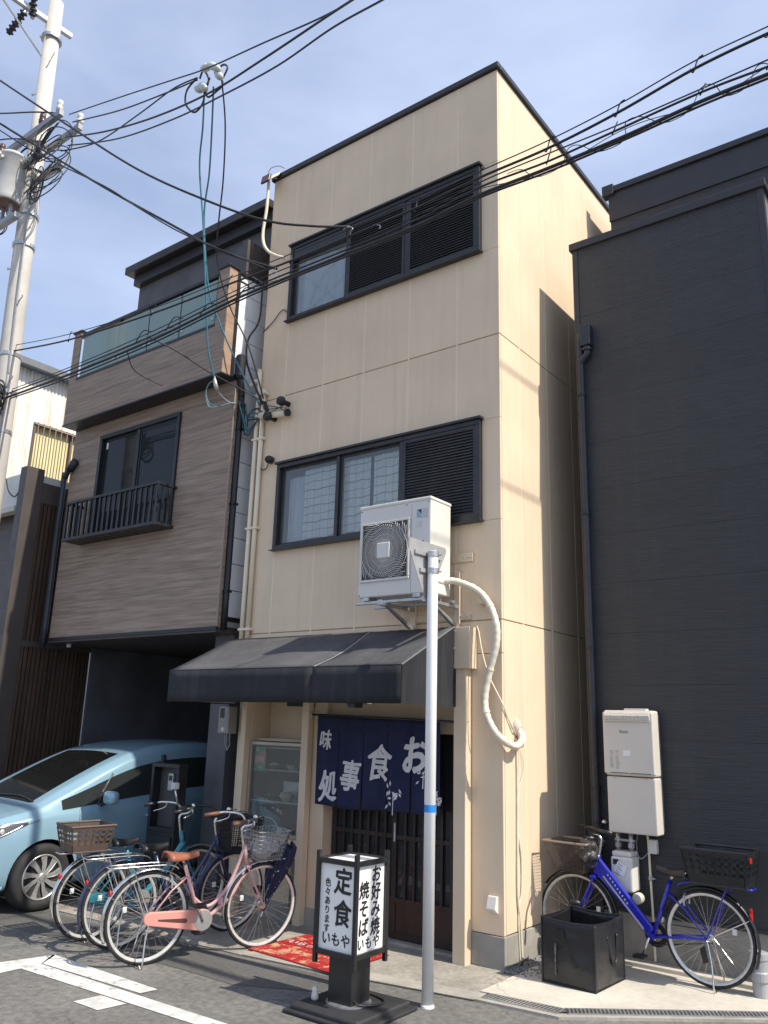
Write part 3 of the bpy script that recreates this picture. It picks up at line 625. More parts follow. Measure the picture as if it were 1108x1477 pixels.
# top storey, set back
obj('top_storey', MB().box(-6.26, -3.42, .30, 4.8, 5.8, 8.15), M_GREYSTUCCO, bh)
obj('deck', B(AX0+.02, AX1-.14, AY+.12, .3, 5.8, 5.9), M_CONC, bh)
obj('roof_edge', MB().prism([(-6.36, .08, 8.33), (-6.36, 5.0, 8.60), (-6.36, 5.0, 8.47), (-6.36, .08, 8.21)], (2.98, 0, 0)), M_DARKMETAL, bh, bev=.01)
obj('roof_soffit', MB().prism([(-6.28, .20, 8.06), (-6.28, 4.6, 8.28), (-6.28, 4.6, 8.46), (-6.28, .20, 8.21)], (2.88, 0, 0)), M_DARKTRIM, bh)
obj('small_vent_window', MB().box(-3.72, -3.52, .285, .31, 7.30, 7.50), M_BLACKM, bh)
obj('rear_body', B(-6.64, -3.52, .61, 4.85, 2.81, 5.79), M_GREYSTUCCO, bh)
obj('carport_roof', B(-6.97, -6.55, .30, 5.0, 2.762, 2.81), M_SLATTRIM, bh)
# carport: pillar, inner walls
obj('carport_pillar', B(-3.73, -3.43, .10, .50, 0, 2.76), M_GREYSTUCCO, bh, bev=.006)
obj('carport_wall', B(-6.968, -6.93, .66, 5.0, 0, 2.76), M_GREYSTUCCO, bh)
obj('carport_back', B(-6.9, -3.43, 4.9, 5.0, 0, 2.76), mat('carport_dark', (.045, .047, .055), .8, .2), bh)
obj('carport_right_wall', B(-3.5, -3.42, .50, 4.9, 0, 2.76), M_GREYSTUCCO, bh)
obj('soffit_lamp', MB().lathe([(.0, 2.70), (.03, 2.705), (.035, 2.75)], 'z', (-6.48, .0, 0), 12), M_PORC, bh, smooth=True)
bp = thing('downpipe', 'black rainwater pipe with hopper at the right edge of the brown house', 'downpipe', (-3.36, -.08, 2.8))
obj('hopper', MB().lathe([(.04, 5.70), (.06, 5.73), (.062, 5.98), (.05, 6.0)], 'z', (-3.35, BY+.01, 0), 16), M_BLACKM, bp)
obj('pipe', T(smoothpts([(-3.35, BY+.01, 5.74), (-3.35, BY+.05, 5.62), (-3.365, BY+.08, 5.5), (-3.367, BY+.078, 5.3), (-3.367, BY+.078, 2.78)], 6), .034, 12), M_BLACKM, bp, smooth=True)
for z in (5.1, 4.2, 3.2): obj('pipe_clip', B(-3.405, -3.325, BY+.04, BY+.115, z-.012, z+.012), M_BLACKM, bp)
bp = thing('downpipe', 'black rainwater pipe with elbow at the left edge of the brown house', 'downpipe', (-6.72, -.2, 2.7))
obj('pipe', T(smoothpts([(-6.52, BY-.03, 5.20), (-6.58, BY-.05, 5.18), (-6.70, BY-.05, 5.02), (-6.72, BY-.05, 4.9), (-6.72, BY-.04, 2.70)], 6), .038, 12), M_NAVYPIPE, bp, smooth=True)
obj('elbow_head', T([(-6.50, BY-.04, 5.235), (-6.62, BY-.05, 5.12)], .055, 12), M_NAVYPIPE, bp, smooth=True)
# ------------------------------------------------------------------ tall slatted timber screen
sc = thing('slatted_screen', 'tall dark brown timber slat screen beside the carport', 'screen', (-7.0, .0, 0))
obj('end_post', B(-7.12, -6.95, -.66, -.40, 0, 5.13), M_SLATTRIM, sc, bev=.006)
obj('head_board', B(-7.05, -6.96, -.40, .66, 4.66, 4.95), M_SLATTRIM, sc, bev=.004)
obj('mid_rail', B(-7.05, -6.957, -.40, .66, 2.70, 2.78), M_SLATTRIM, sc)
obj('backing_board', B(-7.06, -7.02, -.40, .66, 0, 4.7), M_BLACKM, sc)
for i in range(17):
    y = -.395+i*.0622
    for (a, b) in ((0.02, 2.70), (2.78, 4.66)): obj('slat', B(-7.015, -6.968, y, y+.046, a, b), M_SLAT, sc, bev=.003)
# ------------------------------------------------------------------ white garage house and rusty corrugated house
gh = thing('garage_house', 'white rendered house with a dark garage opening at the left edge', 'building', (-9, 2, 0))
GY = -.55
for bx in ((-14, -7.13, GY, .15, 4.62, 5.10), (-7.33, -7.13, GY, .15, 0, 4.62), (-14, -13.4, GY, .15, 0, 4.62), (-13.4, -7.33, .05, .15, 0, 4.62)): obj('wall', B(*bx), M_WHITE, gh, bev=.006)
obj('lintel_trim', B(-13.4, -7.33, GY-.02, GY+.1, 4.56, 4.64), mat('lintel_cream', (.55, .52, .46), .6, .1), gh, bev=.004)
obj('garage_shutter', B(-13.4, -7.33, GY+.22, GY+.26, .0, 4.6), mat('shutter_dark_brown', (.085, .072, .066), .55, .12, 2, (1, 1, 14)), gh)
ch = thing('corrugated_house', 'white corrugated metal house streaked with rust behind the garage', 'building', (-10, 3, 0))
CX = -10.0
def rails_x(x0, x1, y0, y1, z0, z1, w): return MB().box(x0, x1, y0, y1, z0, z0+w).box(x0, x1, y0, y1, z1-w, z1).box(x0+.001, x1-.001, y0, y0+w, z0+w, z1-w).box(x0+.001, x1-.001, y1-w, y1, z0+w, z1-w)
def corr(y0, y1, z0, z1):
    n = int((y1-y0)/.0115); m = MB()
    for i in range(n+1):
        y = y0+(y1-y0)*i/n; x = CX+.011*math.sin(y*2*math.pi/.072)
        m.v += [(x, y, z0), (x, y, z1)]
    m.f = [(2*i, 2*i+2, 2*i+3, 2*i+1) for i in range(n)]
    return m
for (a, b, c, d) in ((.22, 6.0, 6.90, 7.85), (.22, .96, 5.0, 6.90), (2.5, 6.0, 5.0, 6.90), (.96, 2.5, 5.0, 5.86)):
    obj('corrugated_sheet', corr(a, b, c, d), M_RUST, ch, smooth=True)
obj('core', MB().box(-14, CX-.06, .24, 6.0, 0, 7.84), M_WHITE, ch)
obj('roof_edge', MB().prism([(CX+.22, .05, 7.84), (CX-4, .05, 8.9), (CX-4, .05, 9.03), (CX+.22, .05, 7.97)], (0, 6.2, 0)), mat('roof_grey_metal', (.16, .165, .175), .5, .1), ch, bev=.006)
cw = obj('window', rails_x(CX-.02, CX+.05, .95, 2.5, 5.85, 6.91, .04), mat('bronze_frame', (.12, .09, .07), .5, .1), ch)
obj('pane', B(CX-.05, CX-.04, .98, 2.47, 5.88, 6.88), mat('yellowed_glass', (.78, .68, .38), .5, .12, 1.5), cw)
obj('sash_rail', B(CX-.04, CX-.01, 1.70, 1.77, 5.88, 6.88), mat('bronze_frame', (.12, .09, .07), .5, .1), cw)
for i in range(13):
    y = 1.02+i*.115; obj('bar', T([(CX+.06, y, 5.84), (CX+.06, y, 6.92)], .011, 6), mat('rusty_bar', (.30, .24, .20), .5, .2, metal=.4), cw)
for z in (5.9, 6.88): obj('bar_rail', B(CX+.05, CX+.07, .95, 2.5, z-.012, z+.012), mat('rusty_bar', (.30, .24, .20), .5, .2, metal=.4), cw)
# ------------------------------------------------------------------ awning over the shop
aw = thing('awning', 'charcoal fabric awning with deep valance over the shop front', 'awning', (-1.8, -.5, 2.0))
ax0, ax1, ayf, ayb, az0, azf, azt = -3.22, -.402, -.90, -.13, 1.99, 2.285, 2.665
def slope(u, v):     # u along X, v from wall to front
    return (ax0+(ax1-ax0)*u, ayb+(ayf-ayb)*v, azt+(azf-azt)*v-.030*math.sin(v*math.pi)*abs(math.sin(u*math.pi*2/.999))**.7-.006*math.sin(v*math.pi)*math.sin(u*37+v*3))
xm = (-1.33-ax0)/(ax1-ax0)
obj('canopy_sheet', MB().grid(lambda u, v: slope(u*xm, v), 14, 8), M_FABTOP, aw, smooth=True, solid=.006)
obj('canopy_sheet', MB().grid(lambda u, v: slope(xm+(1-xm)*u, v), 14, 8), M_FABTOP, aw, smooth=True, solid=.006)
for (u0, u1) in ((0, xm), (xm, 1)):
    obj('valance', MB().grid(lambda u, v: (ax0+(ax1-ax0)*(u0+(u1-u0)*u), ayf-.004+.004*math.sin((u0+(u1-u0)*u)*40)*v, azf-.001-(azf-az0)*v), 16, 4), M_FABRIC, aw, smooth=True, solid=.005)
for x in (ax0, ax1):
    side = [(x, ayf, az0), (x, ayf, azf), (x, ayb, azt), (x, ayb, 2.31), (x, -.012, 2.31), (x, -.012, az0)]
    obj('side_panel', MB().prism(side, (.006, 0, 0)), M_FABRIC, aw)
obj('seam', T([slope(xm, v/8) if v < 9 else 0 for v in range(9)], .006, 6), mat('seam_pale', (.42, .42, .42), .6, .1), aw)
obj('hem_piping', T([(ax0, ayf, azf+.002), (ax1, ayf, azf+.002)], .007, 6), M_FABRIC, aw)
obj('edge_piping', T([(ax1+.005, ayf, azf+.003), (ax1+.005, ayb, azt+.003)], .007, 6), mat('piping_grey', (.14, .14, .145), .5, .1), aw)
for x in (ax0+.05, -1.33, ax1-.04):
    obj('frame_bar', T([(x, ayf+.03, az0+.02), (x, ayf+.03, azf-.03), (x, ayb, azt-.04)], .011, 8), M_STEEL, aw)
    obj('frame_bar', T([(x, ayf+.03, az0+.02), (x, -.055, az0+.02)], .011, 8), M_STEEL, aw)
obj('front_bar', T([(ax0+.02, ayf+.02, az0+.015), (ax1-.01, ayf+.02, az0+.015)], .012, 8), M_STEEL, aw)
obj('bracket', B(-.98, -.90, ayf+.05, ayf+.16, az0-.035, az0+.01), M_BLACK, aw, bev=.004)
for (y, z) in ((-.135, 2.63), (-.135, 2.48), (-.135, 2.33), (-.05, 2.29), (-.05, 2.05), (-.10, 2.295)): obj('stud', MB().lathe([(.0, .010), (.007, .008), (.008, .0)], 'x', (-.396, y, z), 8), M_STEEL, aw)

# ------------------------------------------------------------------ air conditioner on wall bracket
ac = thing('air_conditioner', 'white outdoor air conditioner unit with round fan grille on the facade', 'air conditioner', (-.83, -.3, 2.9))
x0, x1, y0, y1, z0, z1 = -1.23, -.44, -.455, -.13, 2.93, 3.785
obj('casing', B(x0, x1, y0, y1, z0, z1-.03), M_ACWHITE, ac, bev=.012, seg=3)
obj('top_lid', B(x0-.006, x1+.006, y0-.006, y1+.006, z1-.034, z1), M_ACWHITE, ac, bev=.012, seg=3)
fc = Vector((x0+.30, y0, z0+.41)); fs_ = .275
obj('fan_well', MB().lathe([(.0, -.0015), (.262, -.0018)], 'y', tuple(fc), 40), M_BLACK, ac)
obj('grille_frame', MB().box(fc.x-fs_, fc.x+fs_, y0-.018, y0-.001, fc.z+fs_-.022, fc.z+fs_).box(fc.x-fs_, fc.x+fs_, y0-.018, y0-.001, fc.z-fs_, fc.z-fs_+.022).box(fc.x-fs_, fc.x-fs_+.022, y0-.018, y0-.001, fc.z-fs_+.022, fc.z+fs_-.022).box(fc.x+fs_-.022, fc.x+fs_, y0-.018, y0-.001, fc.z-fs_+.022, fc.z+fs_-.022), M_ACWHITE, ac, bev=.005)
obj('well_corners', B(fc.x-fs_+.02, fc.x+fs_-.02, y0-.0012, y0-.0004, fc.z-fs_+.02, fc.z+fs_-.02), mat('grille_shadow', (.06, .06, .06), .6, .1), ac)
for k in range(3):
    bl = MB().grid(lambda u, v: (fc.x+(.06+.19*u)*math.cos(2.094*k+1.25*v+.35*u), y0-.003-.006*v, fc.z+(.06+.19*u)*math.sin(2.094*k+1.25*v+.35*u)), 8, 6)
    obj('fan_blade', bl, mat('blade_grey', (.085, .085, .085), .5, .1), ac, smooth=True)
m = MB()
for k in range(66):
    a = 2*math.pi*k/66; pts = []
    for i in range(9):
        t = i/8; r = .055+.30*t; aa = a+1.15*t**1.1; p = [r*math.cos(aa), r*math.sin(aa)]
        lim = fs_-.018
        if max(abs(p[0]), abs(p[1])) > lim: break
        pts.append((fc.x+p[0], y0-.018-.006*math.cos(t*1.5), fc.z+p[1]))
    if len(pts) > 2: m.tube(pts, .0026, 4, cap=False)
for r in (.095, .15, .205, .257): m.tube([(fc.x+r*math.cos(i*.1745), y0-.0195, fc.z+r*math.sin(i*.1745)) for i in range(36)], .0021, 4, closed=True)
obj('guard_wires', m, M_ACWHITE, ac)
obj('hub_plate', B(fc.x-.072, fc.x+.072, y0-.036, y0-.018, fc.z-.072, fc.z+.072), M_ACWHITE, ac, bev=.022, seg=4)
obj('panel_seam', B(x1-.205, x1-.202, y0-.0015, y0+.002, z0+.02, z1-.05), mat('seam_shadow', (.30, .29, .27), .6, .1), ac)
obj('label_plate', B(x1-.15, x1-.02, y0-.003, y0+.001, z1-.185, z1-.105), mat('label_silver', (.52, .53, .54), .4, .1), ac)
obj('emblem', MB().prism([(x1-.145, y0-.0045, z1-.18), (x1-.145, y0-.0045, z1-.11), (x1-.095, y0-.0045, z1-.18)], (0, .001, 0)), mat('emblem_blue', (.20, .42, .55), .4, .1), ac)
obj('emblem', MB().prism([(x1-.138, y0-.0046, z1-.112), (x1-.098, y0-.0046, z1-.112), (x1-.098, y0-.0046, z1-.155)], (0, .001, 0)), M_BLACK, ac)
obj('rating_label', B(x1-.145, x1-.095, y0-.003, y0+.001, z1-.27, z1-.215), mat('label_silver', (.52, .53, .54), .4, .1), ac)
obj('grip_recess', B(x1-.135, x1-.07, y0-.002, y0+.001, z1-.425, z1-.395), M_BLACK, ac)
for (x, z) in ((x0+.02, z1-.05), (x1-.26, z1-.05), (x1-.02, z1-.05), (x0+.02, z0+.02), (x1-.03, z0+.02)): obj('screw', MB().lathe([(.0, -.004), (.006, -.003), (.006, 0)], 'y', (x, y0, z), 8), M_BLACK, ac)
obj('side_grip', B(x1-.0005, x1+.003, y0+.06, y0+.24, z0+.10, z0+.112), mat('seam_shadow', (.30, .29, .27), .6, .1), ac)
for x in (x0+.10, x1-.14): obj('foot', B(x-.035, x+.035, y0-.01, y1+.02, z0-.035, z0-.001), M_STEEL, ac, bev=.004)
br = thing('wall_bracket', 'steel wall bracket carrying the air conditioner above the awning', 'bracket', (-.8, -.25, 2.7))
for y in (y0+.02, y1-.03): obj('rail', B(x0-.03, x1+.06, y-.02, y+.02, z0-.062, z0-.037), M_STEEL, br, bev=.003)
for x in (x0+.32, x1+.005):
    obj('arm', B(x-.02, x+.02, -.53, -.03, z0-.092, z0-.063), M_STEEL, br, bev=.004)
    obj('arm_lip', B(x-.024, x+.024, -.545, -.53, z0-.092, z0-.045), M_STEEL, br, bev=.003)
    obj('strut', MB().prism([(x-.018, -.44, z0-.093), (x-.018, -.40, z0-.093), (x-.018, -.035, z0-.235), (x-.018, -.035, z0-.275)], (.036, 0, 0)), M_STEEL, br, bev=.003)
    obj('upright', B(x-.03, x+.03, -.034, -.002, 2.60, 3.18), M_BEIGEPLAIN, br, bev=.004)
    obj('end_cap', B(x-.036, x+.036, -.06, -.034, 2.615, 2.68), M_BEIGEPLAIN, br, bev=.004)
for (a, b, z, ) in ((-1.18, -.28, 2.605), (-1.18, -.28, 2.655)): pass
obj('channel', B(-1.02, -.30, -.018, -.002, 2.742, 2.80), M_BEIGEPLAIN, br, bev=.003)
obj('channel', B(-.50, -.28, -.02, -.002, 3.26, 3.335), M_BEIGEPLAIN, br, bev=.003)
m = MB()
for (x, z) in ((-.98, 2.77), (-.92, 2.77), (-.40, 2.77), (-.34, 2.77), (-.33, 3.30), (-.30, 3.30), (-.37, 3.30)): m.lathe([(.0, -.030), (.009, -.028), (.010, -.017)], 'y', (x, 0, z), 8)
obj('bolts', m, M_STEEL, br)
# refrigerant hose
hs = thing('refrigerant_hose', 'thick cream wrapped hose curling from the air conditioner to the side wall', 'hose', (.05, -.1, 1.7))
hp = smoothpts([(-.46, -.22, 3.06), (-.36, -.16, 3.06), (-.20, -.085, 2.985), (-.08, -.085, 2.86), (.0, -.10, 2.68), (.0, -.10, 2.50), (-.06, -.10, 2.30), (-.11, -.10, 2.08), (-.085, -.11, 1.92), (.0, -.09, 1.77), (.07, .03, 1.69), (.085, .13, 1.70), (.075, .20, 1.745), (.03, .235, 1.80), (-.02, .24, 1.81)], 10)
obj('sleeve', T(hp, [.030+.0018*math.sin(i*1.9) for i in range(len(hp))], 12), M_CREAMHOSE, hs, smooth=True)
for i in (18, 32, 60, 78, 96, 112): 
    c = hp[i]; d = (hp[i+1]-hp[i-1]).normalized()*.008; obj('tape_band', T([c-d, c+d], .0345, 12), M_CREAM, hs)
obj('wall_clamp', B(-.20, -.13, -.075, -.001, 2.86, 2.92), M_BEIGEPLAIN, hs, bev=.004)
bm = bmesh.new(); bmesh.ops.create_icosphere(bm, subdivisions=3, radius=1)
for v in bm.verts:
    n = mnoise.noise(v.co*2.4)*.35; v.co = Vector((v.co.x*.035, v.co.y*.06, v.co.z*.075))*(1+n)
me = bpy.data.meshes.new('putty'); bm.to_mesh(me); bm.free(); me.transform(Matrix.Translation((.005, .235, 1.83)))
obj('putty_seal', me, mat('putty', (.50, .43, .38), .9, .15, 20, bump=.5, bscale=60), hs, smooth=True)
def cable(name, pts, r, m, label, cat='cable', group=None, k=8, n=6):
    return single(name, T(smoothpts(pts, k), r, n), m, label, cat, group, smooth=True)
cable('drain_hose', [(.006, .215, 1.75), (.012, .22, 1.5), (.012, .21, 1.0), (.014, .20, .55), (.016, .235, .30), (.02, .25, .05)], .010, M_CREAMHOSE, 'cream drain hose running straight down the lit side wall')
cable('side_wall_cable', [(.006, .26, 1.75), (.008, .25, 1.35), (.010, .215, 1.05), (.010, .275, .80), (.010, .27, .55), (.010, .215, .38), (.012, .23, .02)], .007, M_CREAMHOSE, 'thin cream cable snaking beside the drain hose on the side wall')
cable('corner_wire', [(-.24, -.01, 2.68), (-.215, -.02, 2.62), (-.17, -.04, 2.45), (-.10, -.05, 2.25), (0.0, -.03, 2.05), (.012, .06, 1.92), (.02, .17, 1.80)], .006, M_CREAM, 'thin cream wire slanting from the awning casing round the building corner')
cable('corner_wire_b', [(.004, .012, 2.02), (.010, .05, 1.95), (.012, .12, 1.84), (.014, .19, 1.79)], .004, M_CREAMHOSE, 'very thin cream wire beside the putty on the side wall corner').name = 'corner_wire'
cable('loop_wire', [(.008, .24, 1.68), (.014, .31, 1.6), (.012, .33, 1.48), (.010, .27, 1.38), (.008, .24, 1.30)], .0035, M_CREAMHOSE, 'thin wire making a small loop below the putty on the side wall')
single('outlet_cover', MB().prism([(-.135, -.001, .40), (-.135, -.045, .425), (-.135, -.06, .44), (-.135, -.03, .535), (-.135, -.001, .535)], (.085, 0, 0)), M_ACWHITE, 'small white weatherproof outlet cover low on the corner pier', 'outlet cover', bev=.006)
# ------------------------------------------------------------------ noren curtain
def ncy(X, Z): return -.065+.022*math.sin(X*9.5+.6)*(1.95-Z)+.010*math.sin(X*21+Z*2)*(1.95-Z)
nr = thing('noren', 'navy split shop curtain with white brush lettering hanging over the door', 'noren', (-1.3, -.06, 1.1))
obj('rod', T([(-2.06, -.06, 1.905), (-.30, -.06, 1.865)], .011, 8), M_DARKMETAL, nr, smooth=True)
for x in (-2.06, -.36): obj('rod_hook', T(smoothpts([(x, .03, 1.93-(x+2.06)*.02), (x, -.07, 1.93-(x+2.06)*.02), (x, -.085, 1.885-(x+2.06)*.02), (x, -.05, 1.875-(x+2.06)*.02)], 4), .006, 6), M_STEEL, nr)
npx = [-1.985, -1.70, -1.41, -1.14, -.865, -.575]
ztop = lambda X: 1.90-(X+2.06)*.0227
zbot = lambda X: 1.085+.01*math.sin(X*5)
panels = []
for i in range(5):
    a, b = npx[i]+.002, npx[i+1]-.002
    def f(u, v, a=a, b=b):
        X = a+(b-a)*u; s_ = max(0, v-.25); X += (.5-u)*.018*s_; Z = ztop(X)*(1-v)+zbot(X)*v; return (X, ncy(X, Z)-.006*(i % 2)*s_, Z)
    panels.append(obj('cloth_panel', MB().grid(f, 14, 20), M_NOREN, nr, smooth=True, solid=.003))
def on_cloth(me, par=nr, name='lettering', mt=M_INKWHITE, fine=.02):
    bm = bmesh.new(); bm.from_mesh(me); bmesh.ops.triangulate(bm, faces=bm.faces)
    for _ in range(4):
        es = [e for e in bm.edges if e.calc_length() > fine*1.6]
        if not es: break
        bmesh.ops.subdivide_edges(bm, edges=es, cuts=1); bmesh.ops.triangulate(bm, faces=bm.faces)
    for v in bm.verts: v.co.y = ncy(v.co.x, v.co.z)-.0095+v.co.y*.5
    bm.to_mesh(me); bm.free(); return obj(name, me, mt, par)
def brush(s, X, Z, size, bold=.012, tilt=0, squash=.82):
    me = text_mesh(s, size, bold); me.transform(Matrix.Rotation(tilt, 4, 'Z')); me.transform(Matrix.Diagonal((squash, 1, 1, 1)))
    # uneven brush stroke edges
    for v in me.vertices:
        n = mnoise.noise_vector(Vector((v.co.x*26, v.co.y*26, len(s)+X)))*.006; v.co.x += n.x*1.8+v.co.y*.12; v.co.y += n.y*1.8
    return xf(me, frame_mat((X, 0, Z), (1, 0, 0), (0, 0, 1)))
on_cloth(brush('お', -.83, 1.55, .345, .013, .05))
on_cloth(brush('食', -1.225, 1.47, .335, .008))
on_cloth(brush('事', -1.545, 1.345, .29, .008, -.05))
on_cloth(brush('処', -1.815, 1.24, .29, .010, .08))
on_cloth(brush('味', -1.87, 1.66, .19, .006))
def leafspray(X, Z, s, n, seed):
    rnd = random.Random(seed); ms = MB()
    for i in range(n):
        a = rnd.uniform(0, 6.28); c = Vector((X+rnd.uniform(-.05, .05)*s, 0, Z+rnd.uniform(-.06, .06)*s)); L = rnd.uniform(.03, .055)*s; w = .009*s
        d = Vector((math.cos(a), 0, math.sin(a))); q = Vector((-d.z, 0, d.x))
        ms.add([c, c+d*L*.5+q*w, c+d*L, c+d*L*.5-q*w], [(0, 1, 2, 3)])
    ms.add([(X-.004, 0, Z-.13*s), (X+.006, 0, Z-.13*s), (X+.006, 0, Z+.02), (X, 0, Z+.02)], [(0, 1, 2, 3)])
    return ms.mesh('bamboo')
on_cloth(leafspray(-1.055, 1.225, 1.25, 16, 3), name='bamboo_print')
on_cloth(leafspray(-.74, 1.42, .9, 8, 5), name='bamboo_print')
on_cloth(leafspray(-.62, 1.24, 1.1, 12, 8), name='bamboo_print')
on_cloth(MB().add([(-.695, 0, 1.10), (-.675, 0, 1.10), (-.665, 0, 1.70), (-.685, 0, 1.70)], [(0, 1, 2, 3)]).add([(-.655, 0, 1.12), (-.64, 0, 1.12), (-.635, 0, 1.62), (-.648, 0, 1.62)], [(0, 1, 2, 3)]).mesh('bamboo'), name='bamboo_print')
# ------------------------------------------------------------------ lantern sign on the road
LX, LY, LS = -.335, -1.50, .165
ls = thing('lantern_sign', 'black framed white box sign with brush lettering standing on the road', 'sign', (LX, LY, 0))
M_FRM = mat('black_sign_frame', (.017, .017, .018), .35, .15, 8)
obj('base_slab', MB().box(LX-.27, LX+.29, LY-.27, LY+.30, .004, .058), mat('rubber_base', (.03, .03, .032), .65, .2, 6, bump=.4, bscale=80), ls, bev=.016, seg=3)
obj('base_rib', B(LX-.31, LX+.33, LY-.30, LY+.33, .003, .026), mat('rubber_base', (.03, .03, .032), .65, .2), ls, bev=.008)
obj('stem_collar', MB().lathe([(.15, .058), (.15, .066), (.13, .068)], 'z', (LX, LY, 0), 28), M_STEEL, ls)
obj('stem', B(LX-.098, LX+.098, LY-.098, LY+.098, .06, .36), M_FRM, ls, bev=.004)
obj('light_box', B(LX-LS+.012, LX+LS-.012, LY-LS+.012, LY+LS-.012, .385, .925), M_PANELWHITE, ls)
obj('top_tray', B(LX-LS+.016, LX+LS-.016, LY-LS+.016, LY+LS-.016, .926, .934), M_PANELWHITE, ls)
for sx in (-1, 1):
    for sy in (-1, 1): obj('corner_post', B(LX+sx*LS-.014, LX+sx*LS+.014, LY+sy*LS-.014, LY+sy*LS+.014, .30, .99), M_FRM, ls, bev=.003)
for z in (.372, .93):
    for s in (-1, 1):
        obj('rail', B(LX-LS+.014, LX+LS-.014, LY+s*LS-.011, LY+s*LS+.011, z-.016, z+.016), M_FRM, ls, bev=.002)
        obj('rail', B(LX+s*LS-.011, LX+s*LS+.011, LY-LS+.014, LY+LS-.014, z-.016, z+.016), M_FRM, ls, bev=.002)
def col_text(chars, size, bold, pos, ex, step, sq=.9):
    ms = []
    for i, c in enumerate(chars):
        me = text_mesh(c, size, bold); me.transform(Matrix.Diagonal((sq, 1, 1, 1)))
        for v in me.vertices:
            n = mnoise.noise_vector(Vector((v.co.x*60, v.co.y*60, i*3.1)))*size*.022; v.co.x += n.x+v.co.y*.06; v.co.y += n.y
        o = Vector(pos)-Vector((0, 0, step*i)); ms.append(xf(me, frame_mat(o, ex, (0, 0, 1))))
    return ms
yf = LY-LS+.0095; xr = LX+LS-.0095
ms = col_text('定', .17, .0045, (LX+.045, yf, .80), (1, 0, 0), 0)+col_text('食', .17, .0045, (LX+.045, yf, .605), (1, 0, 0), 0)
ms += col_text('色々あります', .056, .0012, (LX-.085, yf, .79), (1, 0, 0), .056)
for i, c in enumerate('いもや'): ms += col_text(c, .088, .0018, (LX-.085+i*.082, yf, .45), (1, 0, 0), 0)
obj('lettering', merge_meshes(ms), M_INK, ls)
ms = col_text('お好み焼', .115, .0028, (xr, LY+.062, .845), (0, 1, 0), .108)+col_text('焼そば', .115, .0028, (xr, LY-.065, .755), (0, 1, 0), .112)
for i, c in enumerate('いもや'): ms += col_text(c, .082, .0016, (xr, LY-.088+i*.082, .435), (0, 1, 0), 0)
obj('lettering', merge_meshes(ms), M_INK, ls)
obj('power_cord', T(smoothpts([(LX+.09, LY-.07, .10), (LX+.14, LY-.05, .075), (LX+.20, LY+.05, .068), (LX+.17, LY+.16, .066), (LX+.02, LY+.21, .064)], 6), .006, 6), M_BLACK, ls, smooth=True)
single('beckoning_figurine', MB().lathe([(.0, .06), (.022, .061), (.026, .075), (.022, .10), (.019, .108), (.021, .125), (.016, .138), (.0, .141)], 'z', (LX-.19, LY-.12, 0), 14), M_PORC, 'tiny white figurine on the lantern sign base', 'figurine', smooth=True)
# ------------------------------------------------------------------ door mat
dm = thing('door_mat', 'red patterned welcome mat in front of the shop door', 'mat', (-1.38, -.63, .01))
MATC, MATR = Vector((-1.38, -.62, 0)), R(-3)
Mm = Matrix.Translation((-1.38, -.615, .018)) @ Matrix.Rotation(MATR, 4, 'Z')
def mloc(me): me.transform(Mm); return me
obj('pile', mloc(B(-.45, .45, -.33, .33, .0, .009).mesh('pile')), M_RED, dm, bev=.003)
obj('border', mloc(MB().box(-.465, .465, -.345, -.33, 0, .006).box(-.465, .465, .33, .345, 0, .006).box(-.465, -.45, -.33, .33, 0, .006).box(.45, .465, -.33, .33, 0, .006).mesh('border')), M_REDP, dm)
obj('text_band', mloc(B(-.40, .40, -.02, .13, .0092, .0105).mesh('band')), M_REDP, dm)
tx = text_mesh('いらっしゃいませ', .098, .0025); tx.transform(Matrix.Rotation(0, 4, 'Z')); tx.transform(Matrix.Translation((0, .055, .0118)))
obj('lettering', mloc(tx), M_INKWHITE, dm)
# ------------------------------------------------------------------ road sign on white pole (seen from behind)
sp = thing('sign_pole', 'white steel pole with blue band and triangular sign seen from behind', 'sign pole', (0, -1.07, 0))
obj('pole', MB().lathe([(.040, 0), (.040, 3.105), (.034, 3.125), (.0, 3.13)], 'z', (0, -1.07, 0), 20), M_POLEWHITE, sp, smooth=True, bev=0)
obj('band', MB().lathe([(.0412, 1.235), (.0412, 1.285)], 'z', (0, -1.07, 0), 20), M_BLUEBAND, sp)
obj('ground_collar', MB().lathe([(.047, .0), (.045, .012), (.0401, .018)], 'z', (0, -1.07, 0), 20), M_POLEWHITE, sp)
E_ = Vector((math.cos(R(88)), math.sin(R(88)), 0)); N_ = Vector((E_.y, -E_.x, 0))
sc0 = Vector((-.035, -1.055, 0))-N_*(-.0)
sc0 = Vector((0, -1.07, 0))-N_*.055
def tri(half, ztop_, h, rr):
    pts = []
    for (cx_, cz_, a0) in ((half-rr*1.7, ztop_-rr, 30), (-half+rr*1.7, ztop_-rr, 90), (0, ztop_-h+2*rr, 210)):
        a_s = {0: -30}.get(0)
        for k in range(5):
            ang = R({30: -30, 90: 90, 210: 210}[a0]+k*30); pts.append((cx_+rr*math.cos(ang), cz_+rr*math.sin(ang)))
    return pts
tp = [sc0+E_*a+Vector((0, 0, b)) for a, b in tri(.275, 3.20, .485, .028)]
sg = obj('sign_plate', MB().prism(tp, tuple(-N_*.003)), M_SIGNBACK, sp)
tp2 = [sc0-N_*.0032+E_*a+Vector((0, 0, b)) for a, b in tri(.275, 3.20, .485, .028)]
obj('sign_face', MB().prism(tp2, tuple(-N_*.001)), mat('sign_red', (.55, .03, .03), .4, .05), sg)
